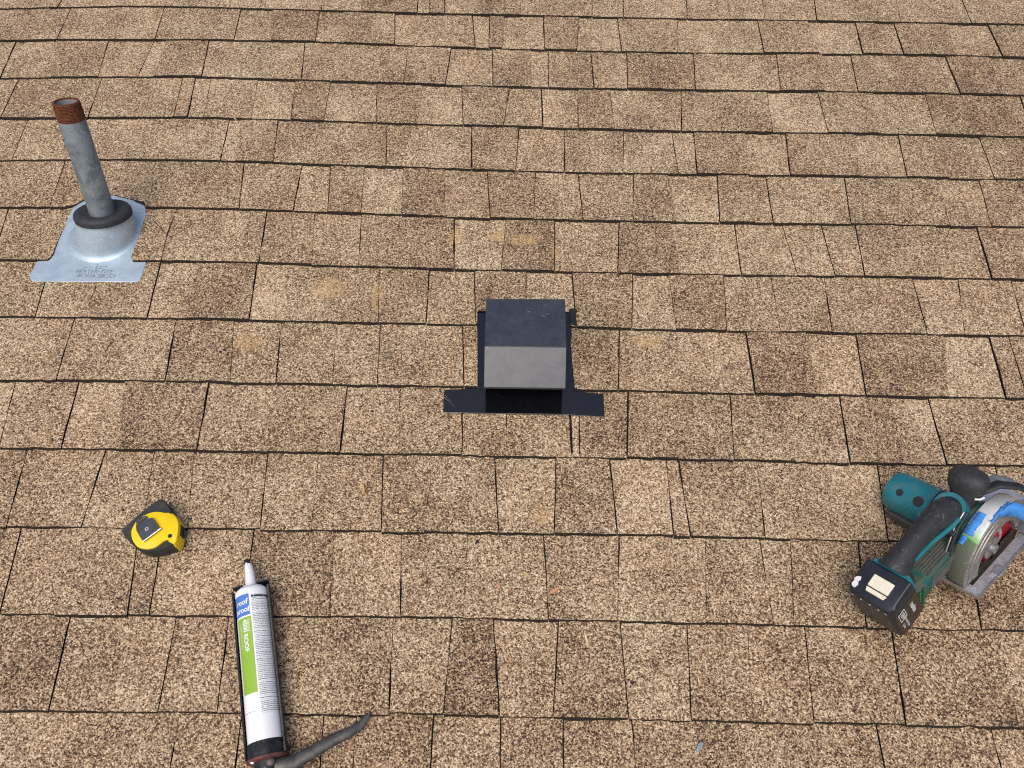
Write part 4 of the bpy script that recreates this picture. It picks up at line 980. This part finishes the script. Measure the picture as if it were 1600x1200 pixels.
batt_text("18V", 0.0115, 0.042, 0.036, 0.0, 0.0003)
batt_text("LITHIUM-ION", 0.0055, 0.040, 0.066)
batt_text("5.0Ah", 0.0060, 0.048, 0.066)
fr2 = MB()
for (xa, xb, za, zb) in ((0.0345, 0.0355, 0.024, 0.048), (0.0485, 0.0495, 0.024, 0.048), (0.0345, 0.0495, 0.0235, 0.0243), (0.0345, 0.0495, 0.0478, 0.0486)):
    fr2.box(xa, xb, -0.0390, -0.0386, za, zb)
fr2.build("label_frame", print_white, batt)
MB().prism([(0.030, 0.0265), (0.035, 0.0245), (0.038, 0.0262), (0.043, 0.0238), (0.0495, 0.0255), (0.0490, 0.0300), (0.0455, 0.0328), (0.041, 0.0320), (0.036, 0.0338), (0.032, 0.0315)], -0.0006, 0.003).build("white_paint_spot", white_paint, batt)
# guard lever, hose of the dust port
MB().tube([(gx - 0.088, 0.0365, gz + 0.02), (gx - 0.078, 0.040, gz + 0.05), (gx - 0.055, 0.042, gz + 0.078), (gx - 0.03, 0.042, gz + 0.092)], [0.003, 0.0032, 0.0032, 0.003], 10).build("guard_lever", dark_hole, guard, smooth=True)
MB().tube([(gx - 0.0905, 0.0385, gz + 0.02), (gx - 0.081, 0.043, gz + 0.052), (gx - 0.057, 0.0455, gz + 0.081), (gx - 0.034, 0.045, gz + 0.094)], 0.0012, 8).build("lever_edge", alloy, guard, smooth=True)
MB().tube([(gx + 0.020, 0.052, gz + 0.088), (gx + 0.045, 0.036, gz + 0.094), (gx + 0.062, 0.016, gz + 0.088), (gx + 0.076, -0.004, gz + 0.072)], [0.008, 0.0085, 0.0075, 0.006], 14, 0.5).build("depth_lever", dark_hole, guard, smooth=True)
MB().tube([(gx + 0.038, 0.054, gz + 0.086), (gx + 0.062, 0.046, gz + 0.082), (gx + 0.078, 0.030, gz + 0.070)], [0.011, 0.013, 0.010], 14, 0.6).build("depth_quadrant", alloy, guard, smooth=True)
MB().box(gx + 0.060, gx + 0.128, -0.020, 0.030, 0.004, 0.0065).build("front_bracket", alloy, shoe_o, bevel=0.001)
for j in range(3):
    x = gx - 0.0895 + j * 0.0035
    MB().box(x - 0.003, x + 0.004, 0.0372, 0.047, gz + 0.004 + j * 0.0115, gz + 0.0105 + j * 0.0115).build("guard_lug", alloy, guard, bevel=0.001)
# blue tape stuck over the guard, torn, with a loose tail
def tape_band(t0, t1, y0, y1, lift, seed):
    rr = random.Random(seed)
    n = 14
    a, b = [], []
    for k in range(n + 1):
        t = math.radians(t0 + (t1 - t0) * k / n)
        j0, j1 = rr.gauss(0, 0.0008), rr.gauss(0, 0.0008)
        r = GR + lift + 0.0006 * math.sin(k * 1.9)
        a.append((gx + r * math.cos(t), y0 + j0, gz + r * math.sin(t)))
        b.append((gx + r * math.cos(t), y1 + j1, gz + r * math.sin(t)))
    return MB().loft([a, b], False, False, False)
for args in ((126, 99, 0.0215, 0.0350, 0.0012, 3), (104, 70, 0.0080, 0.0140, 0.0013, 5), (137, 128, 0.027, 0.0352, 0.0013, 9)):
    o = tape_band(*args).build("masking_tape", blue_tape, guard, smooth=True)
    m = o.modifiers.new("thickness", 'SOLIDIFY')
    m.thickness = 0.0006
tail_l = [(gx + 0.005, 0.0080, gz + 0.0885), (gx + 0.020, 0.0030, gz + 0.0860), (gx + 0.030, -0.006, gz + 0.079), (gx + 0.040, -0.016, gz + 0.066), (gx + 0.046, -0.024, gz + 0.052), (gx + 0.054, -0.034, gz + 0.038)]
tail = MB()
ra = [(x - 0.0095, y + 0.001, z - 0.010) for x, y, z in tail_l]
rb_ = [(x + 0.0085, y, z + 0.003 + 0.0015 * ((i % 2) * 2 - 1)) for i, (x, y, z) in enumerate(tail_l)]
o = tail.loft([ra, tail_l, rb_], False, False, False).build("tape_tail", blue_tape, guard, smooth=True)
o.modifiers.new("thickness", 'SOLIDIFY').thickness = 0.0007

# ------------------------------------------------------------------ debris
def surf(v):
    return 0.0062
names = ["orange wood splinter below the course under the roof vent, lying lengthwise", "broad orange wood splinter lying slantwise below the vent", "thin yellow wood splinter lying slantwise, left of the broad orange one",
         "thin pale wood splinter standing above the broad orange one", "long pale straw-coloured splinter near the lower edge, below the broad orange one", "small pinkish wood chip left of the broad orange splinter",
         "tiny brown splinter on a course edge, uphill of the vent pipe", "tiny pale splinter beside the black scuff"]
for (pts, w, colr), lab in zip(DEB['splinters'], names):
    a, b = Vector(pts[0]), Vector(pts[1])
    mid = (a + b) / 2
    L_ = (b - a).length
    an = math.atan2(b.y - a.y, b.x - a.x)
    m = worn("wood_" + str(len(bpy.data.materials)), colr, tuple(x * 0.7 for x in colr), 300, 0.4, 0.65, 0.8, spec=0.2)
    w *= 1.5
    h = w * 0.4
    o = MB().loft([[(x, y * w / 2, z) for y, z in ((-yy, 0), (yy, 0.0), (yy * 0.8, zz * h), (-yy * 0.6, zz * h * 1.2))] for x, yy, zz in
                   ((-L_ / 2, 0.25, 0.5), (-L_ * 0.3, 0.9, 1.0), (L_ * 0.1, 1.0, 1.0), (L_ * 0.38, 0.7, 0.8), (L_ / 2, 0.12, 0.4))]).build("wood_splinter", m, None, matrix=roof_frame(mid.x, mid.y, surf(mid.y), an))
    tag(o, lab, "splinter", "wood splinters on the shingles")
a, b = Vector(DEB['chip'][0]), Vector(DEB['chip'][1])
an = math.atan2(b.y - a.y, b.x - a.x)
o = MB().prism([(-0.008, -0.002), (-0.002, -0.004), (0.007, -0.003), (0.0085, 0.001), (0.002, 0.0035), (-0.007, 0.003)], 0, 0.0018).build("slate_chip", worn("grey_chip", (0.20, 0.24, 0.26), (0.30, 0.33, 0.34), 200, rough=0.6), None, bevel=0.0005, matrix=roof_frame((a.x + b.x) / 2, (a.y + b.y) / 2, 0.0062, an))
tag(o, "small blue-grey chip near the lower edge of the picture", "chip")
straw_m = worn("dry_straw", (0.42, 0.27, 0.14), (0.30, 0.18, 0.09), 200, rough=0.8)
twig_m = worn("dark_twig", (0.035, 0.02, 0.014), (0.07, 0.04, 0.025), 200, rough=0.85)
for pts in DEB['straw']:
    c = pts[0]
    o = MB().tube([(p[0] - c[0], p[1] - c[1], 0.001 + 0.001 * (i % 2)) for i, p in enumerate(pts)], [0.0006, 0.0007, 0.0007, 0.0004], 6).build("dry_straw", straw_m, None, smooth=True, matrix=roof_frame(c[0], c[1], 0.006))
    tag(o, "curved dry straw beside the caulking gun trigger", "straw")
for pts, lab in zip(DEB['twigs'], ("short dark curved twig left of the middle, downhill of the pipe flashing", "thin dark V-shaped twig right of the pipe flashing", "short dark twig just below the pipe flashing")):
    c = pts[0]
    o = MB().tube([(p[0] - c[0], p[1] - c[1], 0.0008) for p in pts], 0.0008, 6).build("twig", twig_m, None, smooth=True, matrix=roof_frame(c[0], c[1], 0.006))
    tag(o, lab, "twig", "dark twigs on the shingles")
peb_m = worn("dark_pebble", (0.02, 0.017, 0.014), (0.07, 0.06, 0.045), 300, 0.5, 0.7, 0.8, bump=0.5)
GRIT = ("dark crumb of grit below the black scuff, nearest the middle of the roof", "larger of the two dark crumbs lying together downhill of the pipe flashing", "smaller of the two dark crumbs lying together downhill of the pipe flashing",
        "grey-black crumb on the joint between pipe flashing and roof vent", "dark crumb in the second course from the lower edge, right of the long pale splinter", "dark crumb of grit uphill of the tape measure",
        "larger black crumb on a joint far right of the roof vent", "smaller black crumb just above another on a joint far right of the vent", "dark crumb of grit left of the roof vent flange",
        "dark crumb of grit touching the uphill corner of the tape measure", "tiny dark crumb in the course between pipe flashing and tape measure")
for i, (u, v, r) in enumerate(DEB['pebbles']):
    bm = bmesh.new()
    bmesh.ops.create_icosphere(bm, subdivisions=2, radius=r)
    for vert in bm.verts:
        vert.co *= 0.8 + 0.5 * noise.noise(vert.co * 400 + Vector((i * 3.1, 0, 0)))
        vert.co.z *= 0.55
    me = bpy.data.meshes.new("dark_pebble")
    bm.to_mesh(me)
    bm.free()
    me.materials.append(peb_m)
    o = new_obj("dark_pebble", me, None, roof_frame(u, v, 0.0062))
    tag(o, GRIT[i], "grit", "dark crumbs of grit on the shingles")
